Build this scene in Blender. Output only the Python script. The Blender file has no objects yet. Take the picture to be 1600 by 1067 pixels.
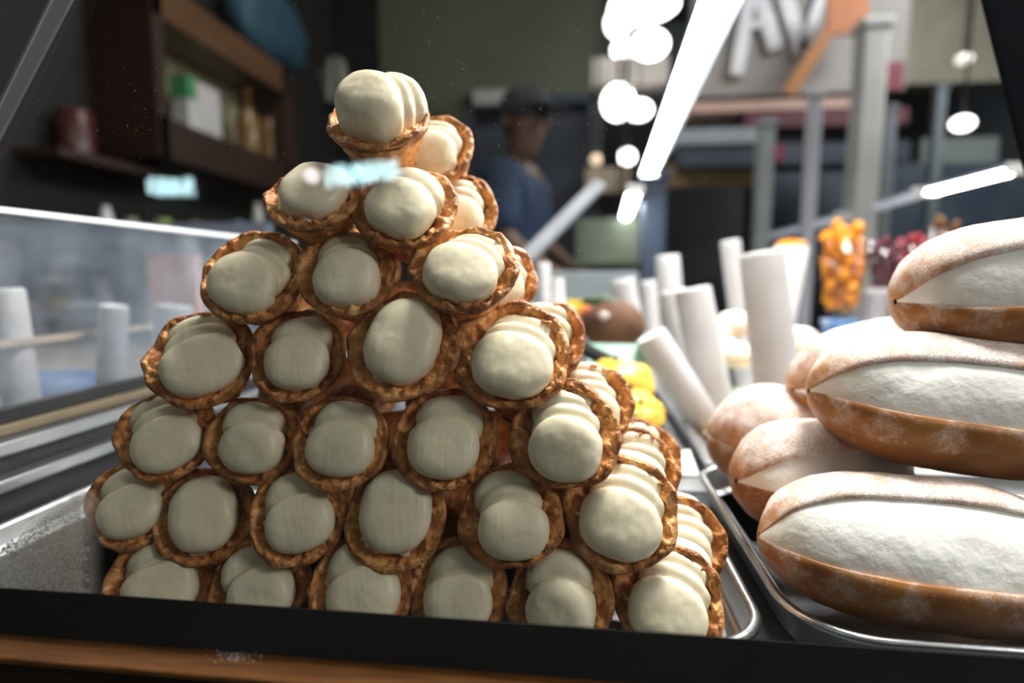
import bpy, bmesh, math, random
import numpy as np
from mathutils import Vector, Matrix, noise
random.seed(7)
SC = bpy.context.scene
COL = SC.collection
R = math.radians

# ------------------------------------------------------------ camera
F, CX, CY, CZ = 890.0, 800.0, 533.5, 0.20
TH = math.atan(100 / F); PT = math.atan(103.5 * math.cos(TH) / F)
cd = bpy.data.cameras.new('camera'); cam = bpy.data.objects.new('camera', cd); COL.objects.link(cam)
cd.sensor_width = 36; cd.lens = 36 * F / 1600; cd.clip_start = .01; cd.clip_end = 60
cam.location = (0, 0, CZ); cam.rotation_euler = (math.pi / 2 - PT, 0, TH)
cd.dof.use_dof = True; cd.dof.focus_distance = .325; cd.dof.aperture_fstop = 2.8
SC.camera = cam
FW = Vector((-math.sin(TH) * math.cos(PT), math.cos(TH) * math.cos(PT), -math.sin(PT)))
RT = Vector((math.cos(TH), math.sin(TH), 0)); UP = RT.cross(FW)
EYE = Vector((0, 0, CZ))

# ------------------------------------------------------------ world, exposure, big lights
w = bpy.data.worlds.new('world'); SC.world = w; w.use_nodes = True
w.node_tree.nodes['Background'].inputs[0].default_value = (.72, .68, .60, 1)
w.node_tree.nodes['Background'].inputs[1].default_value = .045
vs = SC.view_settings
vs.view_transform = 'Standard'; vs.look = 'None'; vs.gamma = 1; vs.use_curve_mapping = False
vs.exposure = 0.22
LED = 30.0
def area(name, loc, size, power, color, target, sy=None):
    l = bpy.data.lights.new(name, 'AREA'); l.energy = power; l.color = color; l.size = size
    if sy: l.shape = 'RECTANGLE'; l.size_y = sy
    o = bpy.data.objects.new(name, l); COL.objects.link(o); o.location = loc
    o.rotation_euler = (Vector(target) - Vector(loc)).to_track_quat('-Z', 'Y').to_euler()
    return o
area('overhead_fill', (.45, .72, 1.45), .5, 46, (1, .98, .94), (.0, .40, 0))  # added fill, no known fixture: lights the tarts and buns from above
area('cabinet_fill', (-.7, 2.2, 2.4), .5, 14, (1, .93, .82), (-1.6, 2.9, .9))  # added fill that brightens the cabinet and the left back of the room
area('right_front_fill', (1.05, -.20, .72), .35, 5.0, (1, .97, .94), (.1, .38, .08))  # added fill from the right front for the buns, source not seen
area('left_side_fill', (-1.25, .55, 1.7), .5, 5, (1, .95, .88), (-.9, .7, 0))  # added fill for the tubes behind the side glass
area('hall_fill', (2.2, 2.6, 2.5), 1.4, 120, (.95, .97, 1), (1.4, 3.2, 0))  # unseen area light placed to brighten the hall and its columns

# ------------------------------------------------------------ pixel -> place helpers
def ray(x, y): return FW + RT * ((x - CX) / F) + UP * ((CY - y) / F)
def PY(x, y, Y): d = ray(x, y); return EYE + d * (Y / d.y)
def PZ(x, y, Z): d = ray(x, y); return EYE + d * ((Z - CZ) / d.z)
def PX(x, y, X): d = ray(x, y); return EYE + d * (X / d.x)
GL = R(13); GN = Vector((0, -math.cos(GL), math.sin(GL))); GP0 = Vector((0, .229, .0545))
def PG(x, y, off=0.):
    d = ray(x, y); q = GP0 - GN * off
    return EYE + d * ((q - EYE).dot(GN) / d.dot(GN))
def mirror(p): return p - 2 * (p - GP0).dot(GN) * GN

# ------------------------------------------------------------ materials
MATS = {}
def mat(name, color=(.5, .5, .5), rough=.5, metal=0., spec=.5, c2=None, scale=20., bump=0., bscale=None, detail=4., emit=0., ecol=None, trans=0., sss=0., lo=.35, hi=.65, stretch=None, coat=0.):
    if name in MATS: return MATS[name]
    m = bpy.data.materials.new(name); m.use_nodes = True; nt = m.node_tree
    b = nt.nodes['Principled BSDF']
    b.inputs['Base Color'].default_value = (*color, 1); b.inputs['Roughness'].default_value = rough
    b.inputs['Metallic'].default_value = metal; b.inputs['Specular IOR Level'].default_value = spec
    b.inputs['Transmission Weight'].default_value = trans; b.inputs['Coat Weight'].default_value = coat
    if sss:
        b.inputs['Subsurface Weight'].default_value = sss
        b.inputs['Subsurface Radius'].default_value = (1, .7, .4); b.inputs['Subsurface Scale'].default_value = .004
    if emit:
        b.inputs['Emission Color'].default_value = (*(ecol or color), 1); b.inputs['Emission Strength'].default_value = emit
    tc = nt.nodes.new('ShaderNodeTexCoord'); vec = tc.outputs['Object']
    if stretch:
        mp = nt.nodes.new('ShaderNodeMapping'); mp.inputs['Scale'].default_value = stretch
        nt.links.new(vec, mp.inputs[0]); vec = mp.outputs[0]
    if c2:
        n = nt.nodes.new('ShaderNodeTexNoise'); n.inputs['Scale'].default_value = scale; n.inputs['Detail'].default_value = detail
        r = nt.nodes.new('ShaderNodeValToRGB'); r.color_ramp.elements[0].position = lo; r.color_ramp.elements[1].position = hi
        r.color_ramp.elements[0].color = (*color, 1); r.color_ramp.elements[1].color = (*c2, 1)
        nt.links.new(vec, n.inputs['Vector']); nt.links.new(n.outputs['Fac'], r.inputs[0]); nt.links.new(r.outputs[0], b.inputs['Base Color'])
        if emit: nt.links.new(r.outputs[0], b.inputs['Emission Color'])
    if bump:
        n = nt.nodes.new('ShaderNodeTexNoise'); n.inputs['Scale'].default_value = bscale or scale * 3; n.inputs['Detail'].default_value = 5
        bp = nt.nodes.new('ShaderNodeBump'); bp.inputs['Strength'].default_value = bump; bp.inputs['Distance'].default_value = .002
        nt.links.new(vec, n.inputs['Vector']); nt.links.new(n.outputs['Fac'], bp.inputs['Height']); nt.links.new(bp.outputs[0], b.inputs['Normal'])
    MATS[name] = m; return m

def crust_mat():
    m = bpy.data.materials.new('puff_crust'); m.use_nodes = True; nt = m.node_tree; N = nt.nodes.new; K = nt.links.new
    b = nt.nodes['Principled BSDF']; b.inputs['Roughness'].default_value = .42; b.inputs['Specular IOR Level'].default_value = .45
    tc = N('ShaderNodeTexCoord'); oi = N('ShaderNodeObjectInfo')
    ad = N('ShaderNodeVectorMath'); ad.operation = 'MULTIPLY_ADD'; ad.inputs[1].default_value = (1, 1, 1)
    cb = N('ShaderNodeCombineXYZ'); rm = N('ShaderNodeMath'); rm.operation = 'MULTIPLY'; rm.inputs[1].default_value = 40; K(oi.outputs['Random'], rm.inputs[0])
    for i in range(3): K(rm.outputs[0], cb.inputs[i])
    K(tc.outputs['Object'], ad.inputs[0]); K(cb.outputs[0], ad.inputs[2])
    n1 = N('ShaderNodeTexNoise'); n1.inputs['Scale'].default_value = 2.6; n1.inputs['Detail'].default_value = 6; n1.inputs['Roughness'].default_value = .62
    K(ad.outputs[0], n1.inputs['Vector'])
    r = N('ShaderNodeValToRGB'); e = r.color_ramp.elements
    e[0].position = .30; e[0].color = (.17, .056, .017, 1); e[1].position = .72; e[1].color = (.84, .54, .27, 1)
    q = e.new(.45); q.color = (.41, .165, .048, 1); q = e.new(.58); q.color = (.62, .31, .105, 1)
    K(n1.outputs['Fac'], r.inputs[0])
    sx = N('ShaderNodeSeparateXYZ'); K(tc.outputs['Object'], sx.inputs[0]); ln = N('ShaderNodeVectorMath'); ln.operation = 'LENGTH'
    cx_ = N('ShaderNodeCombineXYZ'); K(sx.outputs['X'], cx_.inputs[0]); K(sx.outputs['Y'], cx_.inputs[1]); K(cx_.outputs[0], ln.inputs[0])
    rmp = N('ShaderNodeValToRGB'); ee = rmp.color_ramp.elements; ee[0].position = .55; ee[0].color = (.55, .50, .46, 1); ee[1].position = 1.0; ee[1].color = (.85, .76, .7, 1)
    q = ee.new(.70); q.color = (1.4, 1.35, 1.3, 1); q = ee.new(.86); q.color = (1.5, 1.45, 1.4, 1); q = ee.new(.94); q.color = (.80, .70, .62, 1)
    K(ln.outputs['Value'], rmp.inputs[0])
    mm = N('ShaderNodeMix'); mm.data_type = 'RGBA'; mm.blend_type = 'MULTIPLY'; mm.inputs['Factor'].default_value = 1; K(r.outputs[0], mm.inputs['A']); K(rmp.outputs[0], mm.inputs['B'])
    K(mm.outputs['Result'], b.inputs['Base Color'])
    vo = N('ShaderNodeTexVoronoi'); vo.inputs['Scale'].default_value = 6.5; K(ad.outputs[0], vo.inputs['Vector'])
    n2 = N('ShaderNodeTexNoise'); n2.inputs['Scale'].default_value = 14; n2.inputs['Detail'].default_value = 4; K(ad.outputs[0], n2.inputs['Vector'])
    mx = N('ShaderNodeMath'); mx.operation = 'MULTIPLY_ADD'; mx.inputs[1].default_value = -.9; K(vo.outputs['Distance'], mx.inputs[0]); K(n2.outputs['Fac'], mx.inputs[2])
    bp = N('ShaderNodeBump'); bp.inputs['Strength'].default_value = .8; bp.inputs['Distance'].default_value = .0016
    K(mx.outputs[0], bp.inputs['Height']); K(bp.outputs[0], b.inputs['Normal'])
    return m
def bread_mat(name, dark, mid, pale, sugar_lo, sugar_hi):
    m = bpy.data.materials.new(name); m.use_nodes = True; nt = m.node_tree; N = nt.nodes.new; K = nt.links.new
    b = nt.nodes['Principled BSDF']; b.inputs['Specular IOR Level'].default_value = .35
    tc = N('ShaderNodeTexCoord')
    n1 = N('ShaderNodeTexNoise'); n1.inputs['Scale'].default_value = 22; n1.inputs['Detail'].default_value = 6; K(tc.outputs['Object'], n1.inputs['Vector'])
    r = N('ShaderNodeValToRGB'); e = r.color_ramp.elements
    e[0].position = .3; e[0].color = (*dark, 1); e[1].position = .72; e[1].color = (*pale, 1); q = e.new(.5); q.color = (*mid, 1)
    K(n1.outputs['Fac'], r.inputs[0])
    # dusted sugar: falls from above, so it lies on the upper side of the bun, in patches
    sx = N('ShaderNodeSeparateXYZ'); K(tc.outputs['Object'], sx.inputs[0])
    mr = N('ShaderNodeMapRange'); mr.inputs['From Min'].default_value = sugar_lo; mr.inputs['From Max'].default_value = sugar_hi; K(sx.outputs['Z'], mr.inputs['Value'])
    n2 = N('ShaderNodeTexNoise'); n2.inputs['Scale'].default_value = 48; n2.inputs['Detail'].default_value = 9; n2.inputs['Roughness'].default_value = .72; K(tc.outputs['Object'], n2.inputs['Vector'])
    a = N('ShaderNodeMath'); a.operation = 'MULTIPLY_ADD'; a.inputs[1].default_value = 3.2; a.inputs[2].default_value = -1.86; K(n2.outputs['Fac'], a.inputs[0])
    s = N('ShaderNodeMath'); s.operation = 'ADD'; s.use_clamp = True; K(a.outputs[0], s.inputs[0]); K(mr.outputs[0], s.inputs[1])
    n3 = N('ShaderNodeTexNoise'); n3.inputs['Scale'].default_value = 900; n3.inputs['Detail'].default_value = 2; K(tc.outputs['Object'], n3.inputs['Vector'])
    g = N('ShaderNodeMapRange'); g.inputs['From Min'].default_value = .35; g.inputs['From Max'].default_value = .6; g.inputs['To Min'].default_value = .35; K(n3.outputs['Fac'], g.inputs['Value'])
    sg = N('ShaderNodeMath'); sg.operation = 'MULTIPLY'; K(s.outputs[0], sg.inputs[0]); K(g.outputs[0], sg.inputs[1])
    mx = N('ShaderNodeMix'); mx.data_type = 'RGBA'; K(sg.outputs[0], mx.inputs['Factor']); K(r.outputs[0], mx.inputs['A']); mx.inputs['B'].default_value = (.92, .90, .89, 1)
    K(mx.outputs['Result'], b.inputs['Base Color'])
    rr = N('ShaderNodeMapRange'); rr.inputs['To Min'].default_value = .38; rr.inputs['To Max'].default_value = .9; K(s.outputs[0], rr.inputs['Value']); K(rr.outputs[0], b.inputs['Roughness'])
    bp = N('ShaderNodeBump'); bp.inputs['Strength'].default_value = .3; bp.inputs['Distance'].default_value = .001
    hh = N('ShaderNodeMath'); hh.operation = 'MULTIPLY_ADD'; K(sg.outputs[0], hh.inputs[0]); hh.inputs[1].default_value = .6; K(n2.outputs['Fac'], hh.inputs[2])
    K(hh.outputs[0], bp.inputs['Height']); K(bp.outputs[0], b.inputs['Normal'])
    return m
def pane_mat(name, tint=(1, 1, 1), haze=0., hazecol=(.6, .65, .7), hscale=12., refl=1., hlo=.45, hhi=.75, hmin=0.):
    m = bpy.data.materials.new(name); m.use_nodes = True; nt = m.node_tree; N = nt.nodes.new; K = nt.links.new
    nt.nodes.remove(nt.nodes['Principled BSDF']); out = nt.nodes['Material Output']
    t = N('ShaderNodeBsdfTransparent'); t.inputs[0].default_value = (*tint, 1)
    g = N('ShaderNodeBsdfGlossy'); g.inputs['Roughness'].default_value = .0
    ge = N('ShaderNodeNewGeometry'); dt = N('ShaderNodeVectorMath'); dt.operation = 'DOT_PRODUCT'; K(ge.outputs['Normal'], dt.inputs[0]); K(ge.outputs['Incoming'], dt.inputs[1])
    ab = N('ShaderNodeMath'); ab.operation = 'ABSOLUTE'; K(dt.outputs['Value'], ab.inputs[0])
    om = N('ShaderNodeMath'); om.operation = 'SUBTRACT'; om.inputs[0].default_value = 1; K(ab.outputs[0], om.inputs[1])
    pw = N('ShaderNodeMath'); pw.operation = 'POWER'; pw.inputs[1].default_value = 5; K(om.outputs[0], pw.inputs[0])
    fm = N('ShaderNodeMath'); fm.operation = 'MULTIPLY_ADD'; fm.inputs[1].default_value = .96 * refl; fm.inputs[2].default_value = .04 * refl; fm.use_clamp = True; K(pw.outputs[0], fm.inputs[0])
    mx = N('ShaderNodeMixShader'); K(fm.outputs[0], mx.inputs[0]); K(t.outputs[0], mx.inputs[1]); K(g.outputs[0], mx.inputs[2])
    last = mx
    if haze:
        d = N('ShaderNodeBsdfDiffuse'); d.inputs[0].default_value = (*hazecol, 1)
        tl = N('ShaderNodeBsdfTranslucent'); tl.inputs[0].default_value = (*hazecol, 1)
        dm = N('ShaderNodeMixShader'); K(d.outputs[0], dm.inputs[1]); K(tl.outputs[0], dm.inputs[2])
        tc = N('ShaderNodeTexCoord'); n = N('ShaderNodeTexNoise'); n.inputs['Scale'].default_value = hscale; n.inputs['Detail'].default_value = 5
        K(tc.outputs['Object'], n.inputs['Vector'])
        mr = N('ShaderNodeMapRange'); mr.inputs['From Min'].default_value = hlo; mr.inputs['From Max'].default_value = hhi
        mr.inputs['To Min'].default_value = hmin; mr.inputs['To Max'].default_value = haze; K(n.outputs['Fac'], mr.inputs['Value'])
        m2 = N('ShaderNodeMixShader'); K(mr.outputs[0], m2.inputs[0]); K(mx.outputs[0], m2.inputs[1]); K(dm.outputs[0], m2.inputs[2]); last = m2
    K(last.outputs[0], out.inputs[0]); return m
def fog_mat():
    m = bpy.data.materials.new('condensation_film'); m.use_nodes = True; nt = m.node_tree; N = nt.nodes.new; K = nt.links.new
    nt.nodes.remove(nt.nodes['Principled BSDF']); out = nt.nodes['Material Output']
    t = N('ShaderNodeBsdfTransparent'); d = N('ShaderNodeBsdfDiffuse'); d.inputs[0].default_value = (.9, .88, .84, 1)
    tl = N('ShaderNodeBsdfTranslucent'); tl.inputs[0].default_value = (.8, .78, .74, 1)
    dm = N('ShaderNodeMixShader'); dm.inputs[0].default_value = .75; K(d.outputs[0], dm.inputs[1]); K(tl.outputs[0], dm.inputs[2])
    at = N('ShaderNodeAttribute'); at.attribute_name = 'film'
    mx = N('ShaderNodeMixShader'); K(at.outputs['Fac'], mx.inputs[0]); K(t.outputs[0], mx.inputs[1]); K(dm.outputs[0], mx.inputs[2]); K(mx.outputs[0], out.inputs[0])
    return m

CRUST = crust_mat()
CREAM = mat('ricotta_cream', (.83, .745, .53), .38, spec=.4, c2=(.88, .80, .60), scale=1.5, bump=.10, bscale=6, sss=.12)
WHIP = mat('whipped_cream', (.80, .785, .74), .6, spec=.3, c2=(.86, .85, .81), scale=60, bump=.55, bscale=110, sss=.1)
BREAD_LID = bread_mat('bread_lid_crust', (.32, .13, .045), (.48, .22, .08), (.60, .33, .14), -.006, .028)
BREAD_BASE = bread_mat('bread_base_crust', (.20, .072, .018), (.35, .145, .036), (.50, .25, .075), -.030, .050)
STEEL = mat('brushed_steel', (.60, .61, .62), .30, 1., c2=(.72, .73, .74), scale=14, bump=.05, bscale=300)
DARKSTEEL = mat('dark_steel', (.012, .012, .014), .45, .0, c2=(.022, .022, .024), scale=10)
DECK = mat('case_deck', (.05, .055, .065), .3, .3, c2=(.09, .10, .11), scale=8)
BLACK = mat('black_ledge', (.030, .032, .032), .75, spec=.12, c2=(.040, .042, .042), scale=18, bump=.08, bscale=120)
WOOD = mat('varnished_wood', (.13, .045, .010), .4, c2=(.24, .095, .022), scale=16, stretch=(2, 30, 8), bump=.3, bscale=60)
WOOD2 = mat('dark_wood', (.017, .0065, .003), .5, c2=(.03, .012, .005), scale=4, stretch=(6, 1, 6))
WHITE = mat('white_plastic', (.8, .8, .79), .4, c2=(.84, .84, .83), scale=9)
PAPER = mat('white_paper', (.52, .495, .49), .65, c2=(.58, .56, .555), scale=20, bump=.1)
ALU = mat('aluminium', (.20, .21, .23), .5, .3, c2=(.24, .25, .27), scale=8)
LEDM = mat('led_diffuser', (1, 1, 1), .4, emit=LED, ecol=(.93, .97, 1.0))
CABBACK = mat('olive_board', (.38, .36, .21), .7, c2=(.44, .41, .25), scale=3)

# ------------------------------------------------------------ object helpers
def wloc(o):
    v = Vector((0, 0, 0))
    while o: v += o.location; o = o.parent
    return v
def tag(o, label, cat, group=None):
    o['label'] = label; o['category'] = cat
    if group: o['group'] = group
    return o
def struct(o, label=None):
    o['kind'] = 'structure'
    if label: o['label'] = label
    return o
def mesh(name, V, Fc, m, smooth=False):
    me = bpy.data.meshes.new(name); me.from_pydata([tuple(v) for v in V], [], Fc); me.materials.append(m)
    if smooth: me.polygons.foreach_set('use_smooth', [True] * len(me.polygons))
    me.update(); return me
def obj(name, VF, m, parent=None, smooth=False):
    """One mesh object from world-space vertices; its origin is the parent's, or its own base centre."""
    V, Fc = VF; V = [Vector(v) for v in V]
    if parent is None:
        lo = [min(v[i] for v in V) for i in range(3)]; hi = [max(v[i] for v in V) for i in range(3)]
        org = Vector(((lo[0] + hi[0]) / 2, (lo[1] + hi[1]) / 2, lo[2]))
    else: org = wloc(parent)
    o = bpy.data.objects.new(name, mesh(name, [v - org for v in V], Fc, m, smooth)); COL.objects.link(o)
    if parent is None: o.location = org
    else: o.parent = parent
    return o
def empty(name, loc, label=None, cat=None, group=None):
    o = bpy.data.objects.new(name, None); o.empty_display_size = .02; COL.objects.link(o); o.location = loc
    if label: tag(o, label, cat, group)
    return o
def join(*vfs):
    V, Fc = [], []
    for v, f in vfs:
        n = len(V); V += list(v); Fc += [[i + n for i in q] for q in f]
    return V, Fc
def box(x0, x1, y0, y1, z0, z1, b=0.):
    if x0 > x1: x0, x1 = x1, x0
    if y0 > y1: y0, y1 = y1, y0
    if z0 > z1: z0, z1 = z1, z0
    bm = bmesh.new(); bmesh.ops.create_cube(bm, size=1)
    for v in bm.verts: v.co = Vector(((x0 + x1) / 2 + v.co.x * (x1 - x0), (y0 + y1) / 2 + v.co.y * (y1 - y0), (z0 + z1) / 2 + v.co.z * (z1 - z0)))
    if b: bmesh.ops.bevel(bm, geom=bm.edges[:], offset=min(b, .45 * min(x1 - x0, y1 - y0, z1 - z0)), segments=3, profile=.6, affect='EDGES')
    bm.verts.index_update()
    r = ([v.co.copy() for v in bm.verts], [[v.index for v in f.verts] for f in bm.faces]); bm.free(); return r
def hexa(a, b):
    """Solid between two quads (4 corners each, same order)."""
    return list(a) + list(b), [[3, 2, 1, 0], [4, 5, 6, 7], [0, 1, 5, 4], [1, 2, 6, 5], [2, 3, 7, 6], [3, 0, 4, 7]]
def bar(p, q, wx, wy, side=None):
    """Rectangular bar from p to q."""
    p, q = Vector(p), Vector(q); d = (q - p).normalized()
    s = (side or Vector((1, 0, 0))); s = (s - d * s.dot(d)).normalized(); t = d.cross(s)
    cs = [s * a * wx / 2 + t * c * wy / 2 for a, c in ((-1, -1), (1, -1), (1, 1), (-1, 1))]
    return hexa([p + c for c in cs], [q + c for c in cs])
def lathe(prof, n=32, org=(0, 0, 0), axis=(0, 0, 1), cap=True):
    """Revolve (r, h) points about axis through org."""
    ax = Vector(axis).normalized(); s = Vector((1, 0, 0)) if abs(ax.x) < .8 else Vector((0, 1, 0))
    s = (s - ax * s.dot(ax)).normalized(); t = ax.cross(s); org = Vector(org); V, Fc = [], []
    for r, h in prof:
        for k in range(n):
            a = 2 * math.pi * k / n; V.append(org + ax * h + (s * math.cos(a) + t * math.sin(a)) * r)
    for i in range(len(prof) - 1):
        for k in range(n): Fc.append([i * n + k, i * n + (k + 1) % n, (i + 1) * n + (k + 1) % n, (i + 1) * n + k])
    if cap: Fc += [[k for k in range(n)][::-1], [(len(prof) - 1) * n + k for k in range(n)]]
    return V, Fc
def ball(c, rx, ry, rz, nu=20, nv=12, nz=0., seed=0, e=1.):
    V, Fc = [], []
    for j in range(nv + 1):
        b = -math.pi / 2 + math.pi * j / nv
        for i in range(nu):
            a = 2 * math.pi * i / nu; d = Vector((math.cos(a) * math.cos(b), math.sin(a) * math.cos(b), math.sin(b)))
            k = 1 + nz * noise.noise(d * 2.2 + Vector((seed, seed * 2.1, 0)))
            q = Vector([math.copysign(abs(x) ** e, x) for x in d])
            V.append(Vector(c) + Vector((q.x * rx, q.y * ry, q.z * rz)) * k)
    for j in range(nv):
        for i in range(nu): Fc.append([j * nu + i, j * nu + (i + 1) % nu, (j + 1) * nu + (i + 1) % nu, (j + 1) * nu + i])
    return V, Fc
def tube(pts, rad, n=10):
    V, Fc = [], []; pts = [Vector(p) for p in pts]
    for i, p in enumerate(pts):
        d = (pts[min(i + 1, len(pts) - 1)] - pts[max(i - 1, 0)]).normalized()
        s = d.cross(Vector((0, 0, 1)) if abs(d.z) < .9 else Vector((1, 0, 0))).normalized(); t = d.cross(s)
        r = rad[i] if isinstance(rad, (list, tuple)) else rad
        for k in range(n): a = 2 * math.pi * k / n; V.append(p + (s * math.cos(a) + t * math.sin(a)) * r)
    for i in range(len(pts) - 1):
        for k in range(n): Fc.append([i * n + k, i * n + (k + 1) % n, (i + 1) * n + (k + 1) % n, (i + 1) * n + k])
    Fc += [list(range(n))[::-1], [(len(pts) - 1) * n + k for k in range(n)]]
    return V, Fc
def pbox(x0, y0, x1, y1, Y, dep, b=0.):
    """Box whose front face at depth Y spans those pixels, dep metres thick."""
    a = PY(x0, y0, Y); c = PY(x1, y1, Y); d = PY(x0, y1, Y); e = PY(x1, y0, Y)
    return box((a.x + d.x) / 2, (c.x + e.x) / 2, Y, Y + dep, (c.z + d.z) / 2, (a.z + e.z) / 2, b)

# ------------------------------------------------------------ the setting: shop room
FLOORZ, CEILZ = -.80, 2.6
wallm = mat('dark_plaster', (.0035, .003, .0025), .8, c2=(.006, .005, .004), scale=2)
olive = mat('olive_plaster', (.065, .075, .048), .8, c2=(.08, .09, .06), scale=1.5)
navy = mat('navy_dark', (.012, .020, .036), .6, c2=(.020, .032, .052), scale=2)
struct(obj('floor', box(-2.2, 4.2, -1.5, 6.3, FLOORZ - .1, FLOORZ), mat('floor_tile', (.05, .05, .05), .4, c2=(.07, .07, .07), scale=3)))
struct(obj('ceiling', box(-2.2, 4.2, .9, 6.3, CEILZ, CEILZ + .1), mat('ceiling_paint', (.05, .055, .06), .8, c2=(.06, .065, .07), scale=2)))
WL = -1.9
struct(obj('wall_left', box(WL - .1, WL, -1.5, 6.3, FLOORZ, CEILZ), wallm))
YB = 4.3
xa = PY(596, 200, YB).x; xb = PY(940, 200, YB).x; xd0 = PY(728, 200, YB).x; zd = PY(830, 150, YB).z; xd1 = PY(932, 200, YB).x
wb = empty('wall_back', (0, YB, FLOORZ)); struct(wb)
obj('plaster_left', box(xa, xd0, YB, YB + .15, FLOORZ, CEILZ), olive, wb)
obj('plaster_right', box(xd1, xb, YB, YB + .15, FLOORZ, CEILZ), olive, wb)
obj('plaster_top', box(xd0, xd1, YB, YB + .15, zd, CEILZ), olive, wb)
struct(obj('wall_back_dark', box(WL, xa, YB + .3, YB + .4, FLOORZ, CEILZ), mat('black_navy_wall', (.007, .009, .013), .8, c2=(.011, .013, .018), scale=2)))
struct(obj('wall_right_hall', box(xb, 4.2, 5.9, 6.0, FLOORZ, CEILZ), mat('hall_wall', (.055, .068, .085), .7, c2=(.085, .095, .105), scale=1.2)))
struct(obj('wall_right', box(4.2, 4.3, .5, 6.3, FLOORZ, CEILZ), mat('hall_side', (.05, .055, .06), .7, c2=(.09, .09, .085), scale=1.2)))
d = empty('door_1', (0, YB, FLOORZ)); struct(d)
t_ = .06
obj('jamb', box(xd0, xd0 + t_, YB - .03, YB + .15, FLOORZ, zd), navy, d)
obj('jamb', box(xd1 - t_, xd1, YB - .03, YB + .15, FLOORZ, zd), navy, d)
obj('lintel', box(xd0, xd1, YB - .03, YB + .15, zd - t_, zd), navy, d)
obj('leaf', box(xd0 + t_, xd1 - t_, YB + .09, YB + .13, FLOORZ, zd - t_), mat('door_leaf', (.010, .016, .030), .5, c2=(.016, .024, .042), scale=2), d)
obj('panel', box(xd0 + .14, xd1 - .14, YB + .075, YB + .09, .5, zd - .2), navy, d)
tag(obj('transom_box', pbox(738, 139, 806, 163, YB - .12, .12, .01), mat('pale_grey_box', (.26, .28, .27), .6, c2=(.32, .34, .33), scale=4)), 'pale grey box mounted above the dark doorway', 'box')
tag(obj('door_bell', lathe([(.035, 0), (.035, .015), (.02, .03)], 20, PY(687, 184, YB), (0, -1, 0)), mat('black_knob', (.01, .012, .015), .4, c2=(.02, .02, .02))), 'small round black knob on the olive wall', 'bell')

# ------------------------------------------------------------ display case
XL, XR = -.60, .75
ledge = empty('case_ledge', (0, .232, .0), 'black front ledge of the display case under the slanted glass', 'ledge')
obj('front_bar', hexa([(XL, .2225, .026), (XL, .2225, .0555), (XL, .238, .0440), (XL, .238, .026)], [(XR, .2225, .026), (XR, .2225, .0555), (XR, .238, .0440), (XR, .238, .026)]), BLACK, ledge)
obj('glazing_gasket', box(XL, XR, .2270, .2335, .0460, .0485, .0002), mat('rubber', (.01, .01, .01), .7, c2=(.02, .02, .02)), ledge)
sill = empty('wooden_sill', (0, .21, -.03), 'varnished orange brown wooden sill in front of the black ledge', 'sill')
ys = PZ(0, 1028, .0325).y
obj('sill_board', box(XL, XR, ys, .2225, .0295, .0325, .0010), WOOD, sill)
obj('apron_board', box(XL, XR, ys + .004, .2225, -.20, .0295, .002), WOOD2, sill)
obj('sugar_spill', join(*[ball(PZ(365 + random.gauss(0, 22), 1026 + random.gauss(0, 5), .0327), *[random.uniform(.00015, .0004)] * 2, .0002, 6, 4) for _ in range(70)]), WHITE, sill)['kind'] = 'stuff'
struct(obj('case_deck', box(XL, 1.6, .238, 1.75, -.045, -.014, .002), DECK), 'dark metal deck the trays stand on')
struct(obj('case_plinth', box(XL, 1.6, .25, 1.75, FLOORZ, -.045), WOOD2), 'dark wooden plinth under the display case')

# trays
def tray(name, x0, x1, y0, y1, z0, h, r, label):
    prof = [(-.004, z0 + .0006), (.003, z0 + .0012), (.0055, z0 + .004), (.007, h - .0015), (.0075, h), (.0095, h + .0012), (.0118, h + .0010), (.0132, h - .0008), (.0132, h - .003), (.0115, h - .004), (.0095, h - .0025),
            (.0085, h - .004), (.0068, z0 + .003), (.004, z0 - .0002), (-.004, z0 - .0004)]
    n = 10; V, Fc = [], []
    for o, z in prof:
        for cx, cy, a0 in ((x1 - r, y1 - r, 0), (x0 + r, y1 - r, 90), (x0 + r, y0 + r, 180), (x1 - r, y0 + r, 270)):
            for k in range(n):
                a = R(a0 + 90 * k / (n - 1)); V.append((cx + (r + o) * math.cos(a), cy + (r + o) * math.sin(a), z))
    m = 4 * n
    for i in range(len(prof) - 1):
        for k in range(m): Fc.append([i * m + k, i * m + (k + 1) % m, (i + 1) * m + (k + 1) % m, (i + 1) * m + k])
    Fc.append(list(range(m))); Fc.append([(len(prof) - 1) * m + k for k in range(m)][::-1])
    return tag(obj(name, (V, Fc), STEEL, None, True), label, 'tray')
TZ = -.010
tray('steel_tray', -.430, .0945, .300, .497, TZ, .008, .026, 'steel baking tray carrying the pyramid of cream tarts')
tray('steel_tray', .131, .52, .305, .560, TZ, .013, .032, 'steel baking tray carrying the sugared cream buns')

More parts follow.
